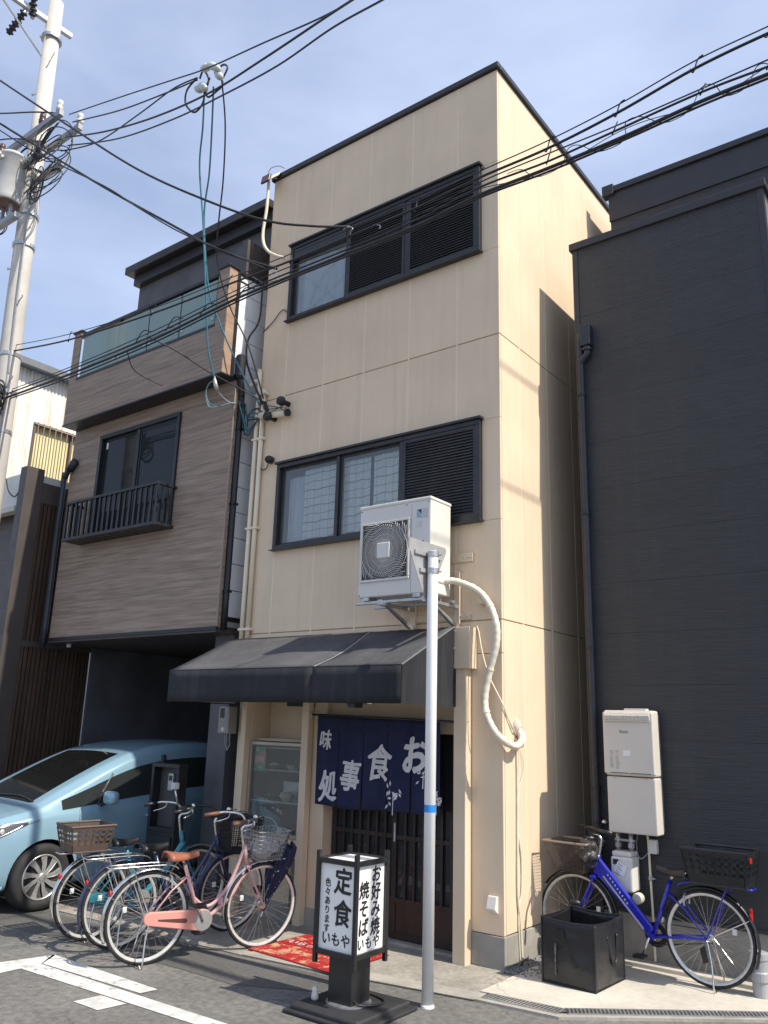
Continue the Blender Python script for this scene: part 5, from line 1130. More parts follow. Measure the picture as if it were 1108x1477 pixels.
# folded umbrella hanging by the pink bicycle
um = thing('umbrella', 'folded navy umbrella with white blossom print hanging by the pink bicycle', 'umbrella', (-1.86, -.72, .3))
ua, ub = Vector((-1.80, -.62, .80)), Vector((-1.87, -.78, .28))
M_UMB = mat('navy_umbrella_cloth', (.010, .013, .045), .7, .15, 8)
def uf(u, v):
    c = ub.lerp(ua, v); r = (.012+.075*math.sin(min(1, v*1.02)*math.pi*.62)**1.4)*(1-.0*v); a = u*2*math.pi; r *= 1+.28*math.sin(a*6+v*3)
    return c+Vector((math.cos(a)*r, math.sin(a)*r, .03*math.sin(a*6)*v))
obj('cloth', MB().grid(uf, 60, 14), M_UMB, um, smooth=True)
pr = MB()
rnd = random.Random(4)
for i in range(46):
    u, v = rnd.random(), rnd.uniform(.1, .97); p = Vector(uf(u, v)); c = ub.lerp(ua, v); n = (p-c).normalized(); t1 = n.orthogonal().normalized(); t2 = n.cross(t1); s = rnd.uniform(.003, .008)
    q = p+n*.003; pr.add([q+t1*s, q+t2*s, q-t1*s, q-t2*s], [(0, 1, 2, 3)])
obj('blossom_print', pr, M_INKWHITE, um)
obj('shaft', T([ub+(ub-ua)*.08, ub.lerp(ua, .1)], .005, 6), M_CHROME, um)
obj('handle', T(smoothpts([ua, ua+Vector((.01, .02, .07)), ua+Vector((.03, .04, .10)), ua+Vector((.055, .06, .08))], 5), .010, 8), M_BLACK, um, smooth=True)
single('slipper_board', MB().prism([(-2.12, .0, .02), (-1.98, .0, .02), (-1.985, .0, .50), (-2.0, .0, .56), (-2.05, .0, .58), (-2.10, .0, .56), (-2.115, .0, .50)], (0, .02, 0)), mat('grey_board', (.13, .115, .10), .7, .2), 'round topped grey board leaning on the wall below the display case', 'board', bev=.004).location = (-.17, -.02, 0)

# ------------------------------------------------------------------ car in the carport
car = thing('car', 'pale blue minivan with its nose out of the carport', 'car', (-5.13, 0, 0))
CXC, YN = -5.13, -2.17
us =   [0, .05, .18, .42, .66, .76, 1.0, 1.26, 1.52, 1.80, 2.05, 2.4, 2.9, 3.5, 3.9, 4.1, 4.16]
ztp =  [.60, .70, .80, .885, .935, .955, 1.085, 1.21, 1.33, 1.445, 1.51, 1.56, 1.575, 1.53, 1.47, 1.32, 1.1]
zbl =  [.58, .665, .745, .80, .845, .86, .875, .885, .895, .905, .92, .955, .985, 1.01, 1.02, 1.02, .98]
wmx_ = [.40, .58, .72, .79, .815, .82, .825, .83, .83, .83, .83, .83, .83, .825, .80, .76, .70]
wtp =  [.34, .50, .60, .655, .68, .69, .685, .675, .665, .655, .645, .635, .63, .62, .60, .57, .53]
zbt =  [.30, .22, .18, .17, .17, .17, .17, .17, .17, .17, .17, .17, .17, .17, .20, .28, .40]
def section(i):
    u, zt, zb, wm_, wt, z0_ = us[i], ztp[i], zbl[i], wmx_[i], wtp[i], zbt[i]
    h = zb-z0_; hood = zt-zb
    gx = [(0, z0_), (wm_-.10, z0_), (wm_-.015, z0_+.10*h/.7), (wm_, z0_+.36*h), (wm_+.004, z0_+.62*h), (wm_-.012, z0_+.90*h), (wm_-.035, zb+.005),
          (wm_-.05, zb+.012), (wt+.035, zt-.10*min(1, hood/.3)), (wt+.018, zt-.075*min(1, hood/.3)), (wt-.045, zt-.015), (wt-.075, zt-.006), (0, zt+.022)]
    return [Vector((CXC+s, YN+u, z)) for s, z in gx]
secs = [section(i) for i in range(len(us))]
bm = bmesh.new(); NP = len(secs[0]); rows = []
for sct in secs:
    row = [bm.verts.new(p) for p in sct]+[bm.verts.new(Vector((2*CXC-p.x, p.y, p.z))) for p in sct[1:-1]]
    rows.append(row)
def idx(row, side, k):
    if side == 1 or k == 0 or k == NP-1: return row[k]
    return row[NP+k-1]
for i in range(len(us)-1):
    for side in (1, -1):
        for k in range(NP-1):
            a, b_, c, d = idx(rows[i], side, k), idx(rows[i], side, k+1), idx(rows[i+1], side, k+1), idx(rows[i+1], side, k)
            f = bm.faces.new((a, b_, c, d) if side == 1 else (d, c, b_, a)); f.smooth = True; f.material_index = 0
            um_ = (us[i]+us[i+1])/2
            if k == 7 and 1.0 <= us[i] and us[i+1] <= 3.9: f.material_index = 1      # side glass
            if k == 11 and .76 <= us[i] and us[i+1] <= 1.80: f.material_index = 2     # windscreen
            if k == 0: f.material_index = 3
for i in (0, len(us)-1):
    loop = [idx(rows[i], 1, k) for k in range(NP)]+[idx(rows[i], -1, k) for k in range(NP-2, 0, -1)]
    try: bm.faces.new(loop if i == 0 else loop[::-1])
    except ValueError: pass
bmesh.ops.recalc_face_normals(bm, faces=bm.faces)
me = bpy.data.meshes.new('car'); bm.to_mesh(me); bm.free()
M_CARDARK = mat('car_black_trim', (.012, .012, .013), .5, .1)
for mm_ in (M_CARPAINT, M_GLASSCAR, M_GLASSWS, M_CARDARK): me.materials.append(mm_)
tmp = bpy.data.objects.new('tmpcar', me); COL.objects.link(tmp)
sb = tmp.modifiers.new('s', 'SUBSURF'); sb.levels = 2; sb.render_levels = 2
FW, RW = YN+.84, YN+3.42
cut = bpy.data.meshes.new('cut')
cmb = MB()
for y in (FW, RW):
    cmb.lathe([(.345, CXC+.58), (.345, CXC+1.0)], 'x', (0, y, .31), 40); cmb.lathe([(.345, CXC-1.0), (.345, CXC-.58)], 'x', (0, y, .31), 40)
cut = cmb.mesh('cut')
for mm_ in (M_CARPAINT, M_GLASSCAR, M_GLASSWS, M_CARDARK): cut.materials.append(mm_)
for p in cut.polygons: p.material_index = 3
co = bpy.data.objects.new('tmpcut', cut); COL.objects.link(co)
bo = tmp.modifiers.new('b', 'BOOLEAN'); bo.operation = 'DIFFERENCE'; bo.object = co; bo.solver = 'EXACT'
dg = bpy.context.evaluated_depsgraph_get(); full = bpy.data.meshes.new_from_object(tmp.evaluated_get(dg))
bpy.data.objects.remove(tmp); bpy.data.objects.remove(co)
fb = bmesh.new(); fb.from_mesh(full); bvh = BVHTree.FromBMesh(fb)
def part_of(name, i, m, parent):
    b2 = fb.copy(); bmesh.ops.delete(b2, geom=[f for f in b2.faces if f.material_index != i], context='FACES')
    me2 = bpy.data.meshes.new(name); b2.to_mesh(me2); b2.free()
    for p in me2.polygons: p.material_index = 0
    return obj(name, me2, m, parent)
body = part_of('body', 0, M_CARPAINT, car)
for p in body.data.polygons: p.use_smooth = True
part_of('side_window', 1, M_GLASSCAR, car); part_of('windscreen', 2, M_GLASSWS, car); part_of('underbody', 3, M_CARDARK, car)
def skin(u, z, off=.004, d=(-1, 0, 0)):
    h = bvh.ray_cast(Vector((CXC+2, YN+u, z)), Vector(d))
    if h[0] is None: return Vector((CXC+.8, YN+u, z))
    return h[0]+h[1]*off
def skinpatch(name, outline_fn, m, parent, nu=14, nv=6, off=.005, smooth=True):
    return obj(name, MB().grid(lambda a, b: skin(*outline_fn(a, b), off), nu, nv), m, parent, smooth=smooth)
# door shut lines, belt moulding, handle
for u_ in (1.20, 2.20, 3.15): obj('shut_line', T([skin(u_-.10*(1-z)+.0, z, .0005) for z in [.22+.68*k/14 for k in range(15)]], .0035, 5), M_CARDARK, body)
obj('door_handle', T([skin(1.98, .80, .018), skin(2.16, .805, .018)], .012, 8), M_CARPAINT, body, smooth=True)
obj('hood_line', T([skin(.25+.5*k/10, .70+.13*k/10, .0005) for k in range(11)], .003, 5), M_CARDARK, body)
obj('pillar_strut', T([skin(1.40, .94, .0), skin(1.60, 1.24, .0)], .012, 8), M_CARDARK, body)
obj('pillar_glint', T([skin(1.46, 1.06, .010), skin(1.60, 1.24, .010)], .006, 6), M_CHROME, body)
obj('door_pillar', T([skin(2.2, .96, .004), skin(2.27, 1.42, .004)], .03, 8), M_CARDARK, body)
hl = skinpatch('headlight', lambda a, b: (.08+.56*a, .575+.225*a+(.155-.135*a**1.6)*b), mat('headlight_dark', (.07, .07, .075), .15, .2, 30, coat=1), car, 18, 6, .004)
for (u_, z_, r_) in ((.18, .675, .040), (.29, .71, .034), (.40, .748, .026)):
    c = skin(u_, z_, .006); n = Vector((.75, -.66, 0)); obj('lamp_lens', MB().lathe([(.0, .006), (r_*.7, .005), (r_, .0)], 'x', tuple(c), 14), mat('lamp_glass', (.75, .76, .76), .12, .05, metal=.4), hl, smooth=True)
obj('light_strip', T([skin(.10+.52*k/12, .583+.222*(k/12), .006) for k in range(13)], .007, 6), M_CHROME, hl, smooth=True)
obj('bumper_sill', T([skin(.12+.35*k/10, .25, .004) for k in range(11)], .02, 8), M_CARPAINT, body, smooth=True)
mi = obj('wing_mirror', MB().box(CXC+.88, CXC+1.06, YN+1.36, YN+1.47, .955, 1.085), M_CARPAINT, car, bev=.045, seg=4, smooth=True)
obj('mirror_stalk', T([(CXC+.80, YN+1.43, .94), (CXC+.92, YN+1.42, .985)], .022, 8), M_CARDARK, mi)
obj('wiper', T(smoothpts([(CXC+.55, YN+.80, .985), (CXC+.2, YN+.84, 1.02), (CXC-.3, YN+.80, 1.0)], 5), .010, 6), M_CARDARK, car)
obj('dashboard', B(CXC-.6, CXC+.6, YN+.98, YN+1.35, .80, .905), mat('dash_grey', (.10, .105, .12), .7, .1), car, bev=.04, seg=3)
for s in (-1, 1):
    se = obj('seat', MB().box(CXC+s*.36-.22, CXC+s*.36+.22, YN+1.95, YN+2.10, .55, 1.10), mat('seat_grey', (.06, .06, .06), .8, .1), car, bev=.05, seg=3)
    obj('headrest', B(CXC+s*.36-.12, CXC+s*.36+.12, YN+2.0, YN+2.1, 1.13, 1.30), mat('seat_grey', (.06, .06, .06), .8, .1), se, bev=.04, seg=3)
obj('inside_mirror', B(CXC-.1, CXC+.1, YN+1.66, YN+1.69, 1.28, 1.34), mat('mirror_grey', (.30, .32, .31), .2, .1), car, bev=.01)
def car_wheel(y, side):
    xo = CXC+side*.815
    def lx(r): return [(rr, xo+side*h) for rr, h in r]
    w_ = obj('wheel', MB().lathe(lx([(.20, -.20), (.285, -.20), (.305, -.18), (.31, -.10), (.306, -.03), (.285, .004), (.245, .008), (.205, -.004), (.20, -.02)]), 'x', (0, y, .31), 44), M_RUBBER, car, smooth=True)
    obj('wheel_well_disc', MB().lathe(lx([(.0, -.05), (.205, -.045)]), 'x', (0, y, .31), 30), M_CARDARK, w_)
    obj('rim', MB().lathe(lx([(.208, -.03), (.208, .002), (.196, .004), (.190, -.010), (.190, -.04)]), 'x', (0, y, .31), 40), mat('alloy', (.58, .575, .56), .3, .1, 8, metal=.7), w_, smooth=True)
    for k in range(9):
        a = 2*math.pi*k/9
        def P2(r, da, h): return (xo+side*h, y+r*math.cos(a+da), .31+r*math.sin(a+da))
        pol = [P2(.03, -.5, .002), P2(.11, -.10, .004), P2(.197, .02, -.002), P2(.197, .36, -.006), P2(.12, .28, -.004), P2(.03, .5, .0)]
        obj('spoke', MB().prism(pol, (-side*.012, 0, 0)), mat('alloy', (.58, .575, .56), .3, .1, 8, metal=.7), w_, bev=.003)
    obj('hub_cap', MB().lathe(lx([(.0, .010), (.03, .008), (.042, .0), (.042, -.01)]), 'x', (0, y, .31), 20), mat('alloy', (.58, .575, .56), .3, .1, 8, metal=.7), w_, smooth=True)
for y in (FW, RW):
    for s in (1, -1): car_wheel(y, s)
fb.free()
# ------------------------------------------------------------------ utility pole
up_ = thing('utility_pole', 'tall concrete utility pole with transformer and crossarms at the left edge', 'utility pole', (-6.62, -1.2, 0))
PA = [(-6.62, -1.2, 0), (-6.79, -1.2, 5.98), (-6.88, -1.2, 7.5), (-7.09, -1.2, 12.56)]
def pole_at(z):
    for a, b in zip(PA, PA[1:]):
        if z <= b[2]: t = (z-a[2])/(b[2]-a[2]); return Vector(a).lerp(Vector(b), t)
    return Vector(PA[-1])
obj('shaft', MB().tube(PA, [.165, .142, .134, .108], 24), M_UPOLE, up_, smooth=True)
for i, z in enumerate([5.2, 6.1, 6.6, 7.3, 7.9, 8.3, 9.2, 10.3, 10.9, 11.4, 12.0]):
    c = pole_at(z); s = 1 if i % 2 else -1
    obj('step_bolt', T([c+Vector((s*.12, -.03, 0)), c+Vector((s*.25, -.06, 0)), c+Vector((s*.255, -.06, .03))], .009, 6), M_STEEL, up_)
for z in (5.95, 5.4, 6.5, 8.7, 9.45, 9.9, 8.2, 11.85): 
    c = pole_at(z); obj('pole_band', MB().lathe([(.152, z-.025), (.152, z+.025)], 'z', (c.x, c.y, 0), 20), M_STEEL, up_)
M_ARM = mat('crossarm_grey', (.30, .31, .33), .5, .15, 5, metal=.4)
for (xa, xb, y, z) in ((-7.95, -6.08, -1.37, 9.93), (-7.95, -6.10, -1.06, 9.92), (-7.85, -6.42, -1.36, 9.45), (-7.85, -6.42, -1.06, 9.46)): obj('crossarm', B(xa, xb, y-.035, y+.035, z-.045, z+.045), M_ARM, up_, bev=.005)
c = pole_at(12.15)
obj('top_crossarm', MB().prism([(c.x-.03, c.y+.30, 12.12), (c.x+.04, c.y+.30, 12.12), (c.x+.04, c.y+.30, 12.20), (c.x-.03, c.y+.30, 12.20)], (-.18, -2.3, .03)), mat('crossarm_pale', (.55, .56, .57), .5, .1), up_, bev=.004)
obj('arm_brace', T([c+Vector((0, 0, -.75)), c+Vector((-.06, -.95, -.0))], .016, 6), M_STEEL, up_)
def insulator(p, d, n=5, m=M_BROWNPORC, r=.05, L=.34):
    p, d = Vector(p), Vector(d).normalized(); pts, rs = [], []
    for k in range(n*4+1):
        t = k/(n*4); pts.append(p+d*L*t); rs.append(r*(.55+.45*(1 if k % 4 in (1, 2) else 0)))
    return MB().tube(pts, rs, 12)
for (dy, dd) in ((-.42, (-.38, -.05, -.30)), (-.30, (.22, -.15, .36)), (-1.3, (-.4, -.4, -.6))): obj('strain_insulator', insulator(c+Vector((-.05+dy*.08, dy, -.06)), dd, 6, M_BLACK, .062, .42), M_BLACK, up_, smooth=True); obj('insulator_cap', MB().lathe([(.0, 0), (.03, .01), (.03, .08), (0, .09)], 'z', tuple(c+Vector((-.05+dy*.08, dy, -.10))), 10), M_STEEL, up_)
for (x, y, z) in ((-6.16, -1.37, 9.98), (-6.60, -1.37, 9.98), (-6.14, -1.06, 9.97), (-6.55, -1.36, 9.50), (-7.7, -1.37, 9.98)):
    obj('pin_insulator', MB().lathe([(.02, z), (.045, z+.01), (.05, z+.07), (.03, z+.09), (.045, z+.11), (.04, z+.17), (.0, z+.18)], 'z', (x, y, 0), 12), M_BROWNPORC if x < -6.2 else M_PORC, up_, smooth=True)
tr = obj('transformer', MB().lathe([(.0, 8.80), (.19, 8.80), (.20, 8.82), (.208, 8.87), (.208, 9.50), (.222, 9.51), (.222, 9.535), (.18, 9.58), (.0, 9.60)], 'z', (-7.07, -1.47, 0), 28), M_GREYPAINT, up_, smooth=True, bev=0)
obj('underside', MB().lathe([(.0, 8.792), (.185, 8.795)], 'z', (-7.07, -1.47, 0), 24), mat('rust_brown', (.16, .10, .08), .7, .2), tr)
for a in (.2, 1.4, 2.8, -1.2): obj('bushing', insulator((-7.07+.2*math.cos(a), -1.47+.2*math.sin(a), 9.42), (math.cos(a), math.sin(a), .35), 3, M_PORC, .04, .15), M_PORC, tr, smooth=True)
obj('lifting_lug', B(-7.10, -7.04, -1.71, -1.67, 9.3, 9.42), M_GREYPAINT, tr, bev=.004)
for z in (8.9,): obj('hanger', MB().box(-7.50, -6.70, -1.50, -1.42, 8.46, 8.54).box(-7.20, -7.16, -1.46, -1.42, 8.54, 8.80).box(-7.0, -6.96, -1.46, -1.42, 8.54, 8.80), M_ARM, up_)
rnd = random.Random(11); m = MB()
def coil(cx, cy, cz, r, n, tilt):
    pts = []
    for k in range(n*10+1):
        a = k*.628; rr = r*(1+.2*math.sin(k*.37+tilt)); pts.append((cx+rr*.55*math.cos(a)+.02*math.sin(k*.9), cy+rr*.5*math.cos(a+tilt)+.03*math.sin(k*.21), cz+rr*math.sin(a)))
    return smoothpts(pts, 3)
for (cx, cz, r, n) in ((-6.42, 9.55, .24, 3), (-6.30, 9.62, .32, 2), (-6.48, 9.12, .32, 3), (-6.36, 9.25, .38, 2), (-6.6, 9.02, .26, 3), (-6.40, 9.0, .30, 2), (-7.05, 9.75, .16, 2), (-7.7, 9.5, .2, 3), (-7.65, 8.85, .2, 2)):
    obj('jumper_coil', MB().tube(coil(cx, -1.30, cz, r, n, cx*9), .008, 5), M_CABLE, up_, smooth=True)
for k in range(9):
    a = Vector((-6.2-.5*rnd.random(), -1.3, 9.9)); b = Vector((-7.2+.7*rnd.random(), -1.35, 9.45+.3*rnd.random())); mid = a.lerp(b, .5)+Vector((0, -.1, -.25-.25*rnd.random()))
    obj('jumper_wire', T(smoothpts([a, mid, b], 8), .009, 5), M_CABLE, up_, smooth=True)
for z in (8.2, 7.2): obj('lashed_cable', T([pole_at(z+1.2)+Vector((.13, -.07, 0)), pole_at(z)+Vector((.135, -.07, 0)), pole_at(z-2)+Vector((.14, -.06, 0))], .012, 6), M_CABLEGREY, up_)
for k in range(4): obj('cable_knot', MB().tube(coil(-6.70+.03*k, -1.36, 5.93-.08*k, .12, 2, k), .012, 5), M_CABLE, up_, smooth=True)
single('security_camera', B(-6.98, -6.82, -1.42, -1.34, 4.72, 4.80), M_BLACK, 'small black camera fixed low on the utility pole', 'camera', bev=.012)
# ------------------------------------------------------------------ overhead cables
A1 = [(3.075, -1.2, 6.379), (2.697, -1.2, 6.369), (2.22, -1.2, 6.354), (1.657, -1.2, 6.27), (1.1, -1.2, 6.225), (0.482, -1.2, 6.215), (-0.138, -1.2, 6.194), (-0.87, -1.2, 6.201), (-1.606, -1.2, 6.206), (-2.487, -1.2, 6.231), (-3.737, -1.2, 6.274), (-5.402, -1.2, 6.431), (-6.946, -1.2, 6.682)]
A2 = [(3.07, -1.22, 6.294), (2.695, -1.22, 6.297), (2.221, -1.22, 6.274), (1.661, -1.22, 6.187), (1.108, -1.22, 6.139), (0.494, -1.22, 6.138), (-0.122, -1.22, 6.107), (-0.849, -1.22, 6.11), (-1.58, -1.22, 6.112), (-2.456, -1.22, 6.147), (-3.698, -1.22, 6.193), (-5.349, -1.22, 6.332), (-6.88, -1.22, 6.573)]
B1 = [(3.046, -1.18, 6.116), (2.672, -1.18, 6.131), (2.245, -1.18, 6.124), (1.616, -1.18, 6.117), (1.088, -1.18, 6.125), (0.47, -1.18, 6.127), (-0.149, -1.18, 6.059), (-0.879, -1.18, 6.057), (-1.801, -1.18, 6.087), (-2.49, -1.18, 6.066), (-3.719, -1.18, 5.995), (-5.333, -1.18, 5.971), (-6.831, -1.18, 6.0)]
B2 = [(3.046, -1.24, 6.025), (2.677, -1.24, 6.028), (2.257, -1.24, 6.046), (1.635, -1.24, 6.025), (1.114, -1.24, 6.006), (0.506, -1.24, 6.03), (-0.105, -1.24, 5.968), (-0.826, -1.24, 5.963), (-1.733, -1.24, 5.974), (-2.414, -1.24, 5.967), (-3.625, -1.24, 5.893), (-5.22, -1.24, 5.882), (-6.696, -1.24, 5.907)]
B3 = [(3.042, -1.26, 5.948), (2.675, -1.26, 5.954), (2.257, -1.26, 5.958), (1.716, -1.26, 5.932), (1.122, -1.26, 5.929), (0.517, -1.26, 5.943), (-0.089, -1.26, 5.897), (-0.806, -1.26, 5.904), (-1.709, -1.26, 5.912), (-2.385, -1.26, 5.902), (-3.589, -1.26, 5.824), (-5.172, -1.26, 5.808), (-6.641, -1.26, 5.839)]
B4 = [(3.034, -1.2, 5.969), (2.663, -1.2, 5.973), (2.241, -1.2, 5.976), (1.694, -1.2, 5.954), (1.093, -1.2, 5.948), (0.482, -1.2, 5.967), (-0.132, -1.2, 5.92), (-0.856, -1.2, 5.925), (-1.768, -1.2, 5.931), (-2.451, -1.2, 5.911), (-3.667, -1.2, 5.829), (-5.266, -1.2, 5.809), (-6.755, -1.2, 5.856)]
far = lambda p: [(x, p[0][1], p[0][2]+.012*(x-3)**1.5) for x in (15, 12, 9.5, 7.5, 6, 5, 4.2, 3.6)]+p
OC = 'overhead cable'
def ohc(pts, r, label, m=M_CABLE, group=None, k=7): return cable('overhead_cable', pts, r, m, label, OC, group, k)
ohc(far(A1), .005, 'thin messenger wire, uppermost of the cables crossing the upper window')
ohc(far(A2), .0105, 'thick black cable hung just below the uppermost messenger wire across the upper window')
ohc(far(B1), .0055, 'thin wire at the top of the lower cable bundle crossing the upper window')
ohc(far(B2), .0085, 'medium black cable in the middle of the lower bundle crossing the upper window')
b3 = ohc(far(B3), .0135, 'thickest black cable of the lower bundle crossing the upper window')
ohc(far(B4), .0085, 'medium black cable behind the thickest one in the lower bundle')
# hangers and lashing wires are parts of the cable they hold
def lash(parent, path, amp, turns, r=.0042):
    P = smoothpts(path, 10); n = len(P); pts = []
    for i, p in enumerate(P):
        a = i*turns; pts.append(p+Vector((0, amp*math.cos(a), amp*math.sin(a)+.012)))
    obj('lashing_wire', T(pts, r, 4), M_CABLE, parent, smooth=True)
lash(b3, far(B3)[6:14], .036, .30, .0032); lash(b3, B3[6:12], .020, .35, .003)
zz = []
P2, P3 = smoothpts(far(B2)[6:14], 6), smoothpts(far(B3)[6:14], 6)
for i in range(0, min(len(P2), len(P3))-3, 5): zz += [P3[i]+Vector((0, 0, -.03)), P3[i+2]+Vector((0, .02, -.02)), P2[i+3]+Vector((0, 0, .02)), P2[i+4]+Vector((0, -.02, .015))]
obj('lashing_wire', T(smoothpts(zz, 4), .0035, 4), M_CABLE, b3, smooth=True)
for p, q in zip(A1[1:12:1], A2[1:12:1]):
    t = Vector(p).lerp(Vector(q), .5); obj('hanger', T(smoothpts([Vector(p)+Vector((.06, 0, .02)), Vector(p)+Vector((.02, 0, 0)), Vector(q)+Vector((-.01, .0, -.025)), Vector(q)+Vector((-.03, 0, .01))], 4), .0055, 5), M_CABLE, b3)
for p, q in zip(B1[1:6], B2[1:6]):
    obj('hanger', T([Vector(p)+Vector((.03, 0, .03)), Vector(q)+Vector((-.01, 0, -.02))], .0055, 5), M_CABLE, b3)
for (x, z) in ((-.87, 6.20), (-1.83, 6.14), (-1.78, 6.05), (-.55, 6.1), (-3.3, 5.9)):
    obj('preformed_clamp', T(smoothpts([(x-.07, -1.21, z+.015), (x-.02, -1.225, z+.01), (x+.03, -1.22, z-.005), (x+.05, -1.22, z-.03), (x+.035, -1.22, z-.045)], 4), .005, 6), M_STEEL, b3, smooth=True)
for i in range(4):
    x = -2.0-.55*i+random.uniform(-.05, .05); obj('loose_tail', T(smoothpts([(x, -1.24, 5.95), (x-.10, -1.27, 5.97+.02*random.random()), (x-.22, -1.25, 5.92), (x-.30, -1.22, 5.90)], 5), .006, 5), M_CABLE, b3, smooth=True)
D1 = [(-5.487, -3.0, 9.323), (-4.878, -2.743, 8.793), (-3.682, -2.486, 7.779), (-2.732, -2.229, 6.995), (-1.956, -1.971, 6.481), (-1.441, -1.714, 6.22), (-1.105, -1.457, 6.177), (-0.871, -1.2, 6.223)]
D2 = [(-5.242, -3.0, 8.567), (-4.791, -2.7, 8.203), (-4.372, -2.4, 7.872), (-3.526, -2.1, 7.212), (-2.803, -1.8, 6.685), (-2.27, -1.5, 6.318), (-1.783, -1.2, 6.102)]
D3 = [(-5.213, -3.0, 8.477), (-4.644, -2.75, 8.008), (-4.142, -2.5, 7.615), (-3.274, -2.25, 7.031), (-3.007, -2.0, 6.812), (-2.626, -1.75, 6.526), (-2.163, -1.5, 6.257), (-1.876, -1.25, 6.108)]
ohc(D1, .011, 'black cable slanting down from the upper left to the middle of the upper window')
ohc(D2, .012, 'black cable slanting down from the left edge to the corner of the upper window')
ohc(D3, .007, 'thin wire sagging just under the slanting cable from the left edge')
T1 = [(-6.2, -1.2, 10.073), (-4.573, -1.367, 9.433), (-3.342, -1.533, 8.897), (-2.511, -1.7, 8.48), (-1.485, -1.867, 8.082), (-0.531, -2.033, 7.694), (0.132, -2.2, 7.436)]
T3 = [(-6.201, -1.2, 9.693), (-4.915, -1.383, 9.047), (-3.611, -1.567, 8.489), (-2.403, -1.75, 8.064), (-1.392, -1.933, 7.795), (-0.451, -2.117, 7.554), (0.079, -2.3, 7.301)]
T4 = [(-6.111, -1.2, 9.514), (-4.576, -1.383, 8.784), (-3.211, -1.567, 8.275), (-2.177, -1.75, 7.923), (-1.198, -1.933, 7.611), (-0.365, -2.117, 7.397), (0.321, -2.3, 7.111)]
ex = lambda p: p+[tuple(Vector(p[-1])+(Vector(p[-1])-Vector(p[-2])).normalized()*d+Vector((0, 0, .012*d*d))) for d in (.8, 1.7, 2.8, 4.2, 6)]
ohc(ex(T1), .008, 'uppermost sky cable running from the pole past the knot of connectors')
ohc(ex(T3), .011, 'middle sky cable running from the pole to the top edge of the picture')
ohc(ex(T4), .009, 'lowest sky cable running from the pole crossarm to the top edge of the picture')
ohc([(-6.073, -1.2, 9.884), (-4.798, -1.3, 9.363), (-3.776, -1.4, 8.999), (-2.939, -1.5, 8.708)], .009, 'short sky cable from the pole insulator ending at the knot of connectors')
ohc([(-6.278, -1.2, 9.5), (-5.237, -1.275, 9.114), (-4.241, -1.35, 9.0), (-3.48, -1.425, 8.925), (-2.943, -1.5, 8.738)], .009, 'short sky cable rising from the lower crossarm to the knot of connectors')
ohc([(-6.185, -1.3, 10.008), (-7.025, -1.5, 10.3), (-9.5, -1.7, 11.2), (-14, -2, 12.2)], .011, 'cable leaving the pole to the left at the upper insulators')
ohc([(-6.6, -1.37, 9.7), (-7.6, -1.5, 10.1), (-10, -1.7, 10.7), (-14, -2, 11.4)], .010, 'cable leaving the pole to the left below the upper insulators')
kn = thing('cable_connector', 'cluster of white connectors and black loops hanging on the sky cables', 'connector', (-2.75, -1.5, 8.5))
for (a, b) in (((-2.80, -1.56, 8.72), (-2.66, -1.56, 8.70)), ((-2.66, -1.58, 8.70), (-2.47, -1.58, 8.53)), ((-2.95, -1.5, 8.60), (-2.84, -1.5, 8.52)), ((-2.86, -1.52, 8.58), (-2.74, -1.52, 8.46)), ((-2.56, -1.54, 8.56), (-2.48, -1.54, 8.46))):
    obj('connector_sleeve', MB().tube([a, Vector(a).lerp(Vector(b), .3), Vector(a).lerp(Vector(b), .7), b], [.025, .042, .042, .025], 10), mat('connector_pale', (.55, .58, .55), .4, .1), kn, smooth=True)
for lp in ([(-2.943, -1.5, 8.738), (-3.108, -1.5, 8.658), (-3.106, -1.5, 8.471), (-2.941, -1.5, 8.279), (-2.809, -1.5, 8.322), (-2.785, -1.5, 8.49)], [(-2.647, -1.5, 8.644), (-2.489, -1.5, 8.425), (-2.592, -1.5, 8.372), (-2.725, -1.5, 8.369), (-2.775, -1.5, 8.503), (-2.722, -1.5, 8.62)], [(-2.9, -1.5, 8.7), (-2.82, -1.52, 8.75), (-2.74, -1.5, 8.6), (-2.8, -1.5, 8.45)], [(-2.6, -1.52, 8.62), (-2.52, -1.5, 8.68), (-2.44, -1.5, 8.6), (-2.5, -1.5, 8.5)]):
    obj('loop', T(smoothpts(lp, 6), .011, 6), M_CABLE, kn, smooth=True)
KB1 = [(-2.809, -1.5, 8.594), (-2.971, -1.342, 8.241), (-3.168, -1.183, 7.889), (-3.215, -1.025, 7.279), (-3.253, -0.867, 6.493), (-3.325, -0.708, 5.895), (-3.362, -0.55, 5.583)]
KB2 = [(-2.647, -1.5, 8.463), (-2.87, -1.297, 8.223), (-3.098, -1.094, 7.822), (-3.30, -.95, 7.401), (-3.36, -.75, 6.637), (-3.36, -.56, 6.295), (-3.259, -0.283, 5.788), (-3.083, -0.08, 5.345)]
KB3 = [(-2.518, -1.5, 8.485), (-2.644, -1.297, 8.113), (-2.845, -1.094, 7.623), (-3.06, -.93, 7.268), (-3.25, -.75, 6.95), (-3.25, -.53, 6.5), (-3.11, -.30, 6.01), (-3.034, -0.08, 5.419)]
ohc(KB1, .010, 'teal service cable hanging from the connectors to the brown house corner', M_CABLEBLUE)
ohc(KB2, .010, 'teal service cable hanging from the connectors to the junction on the beige wall', M_CABLEBLUE)
ohc(KB3, .009, 'dark service cable hanging furthest right from the connectors to the beige wall')
ohc([(-3.755, -1.2, 5.93), (-3.65, -0.9, 5.86), (-3.42, -0.6, 5.66), (-3.156, -0.35, 5.479), (-2.972, -0.08, 5.345)], .008, 'short dark service cable from the lower bundle to the beige wall junction')
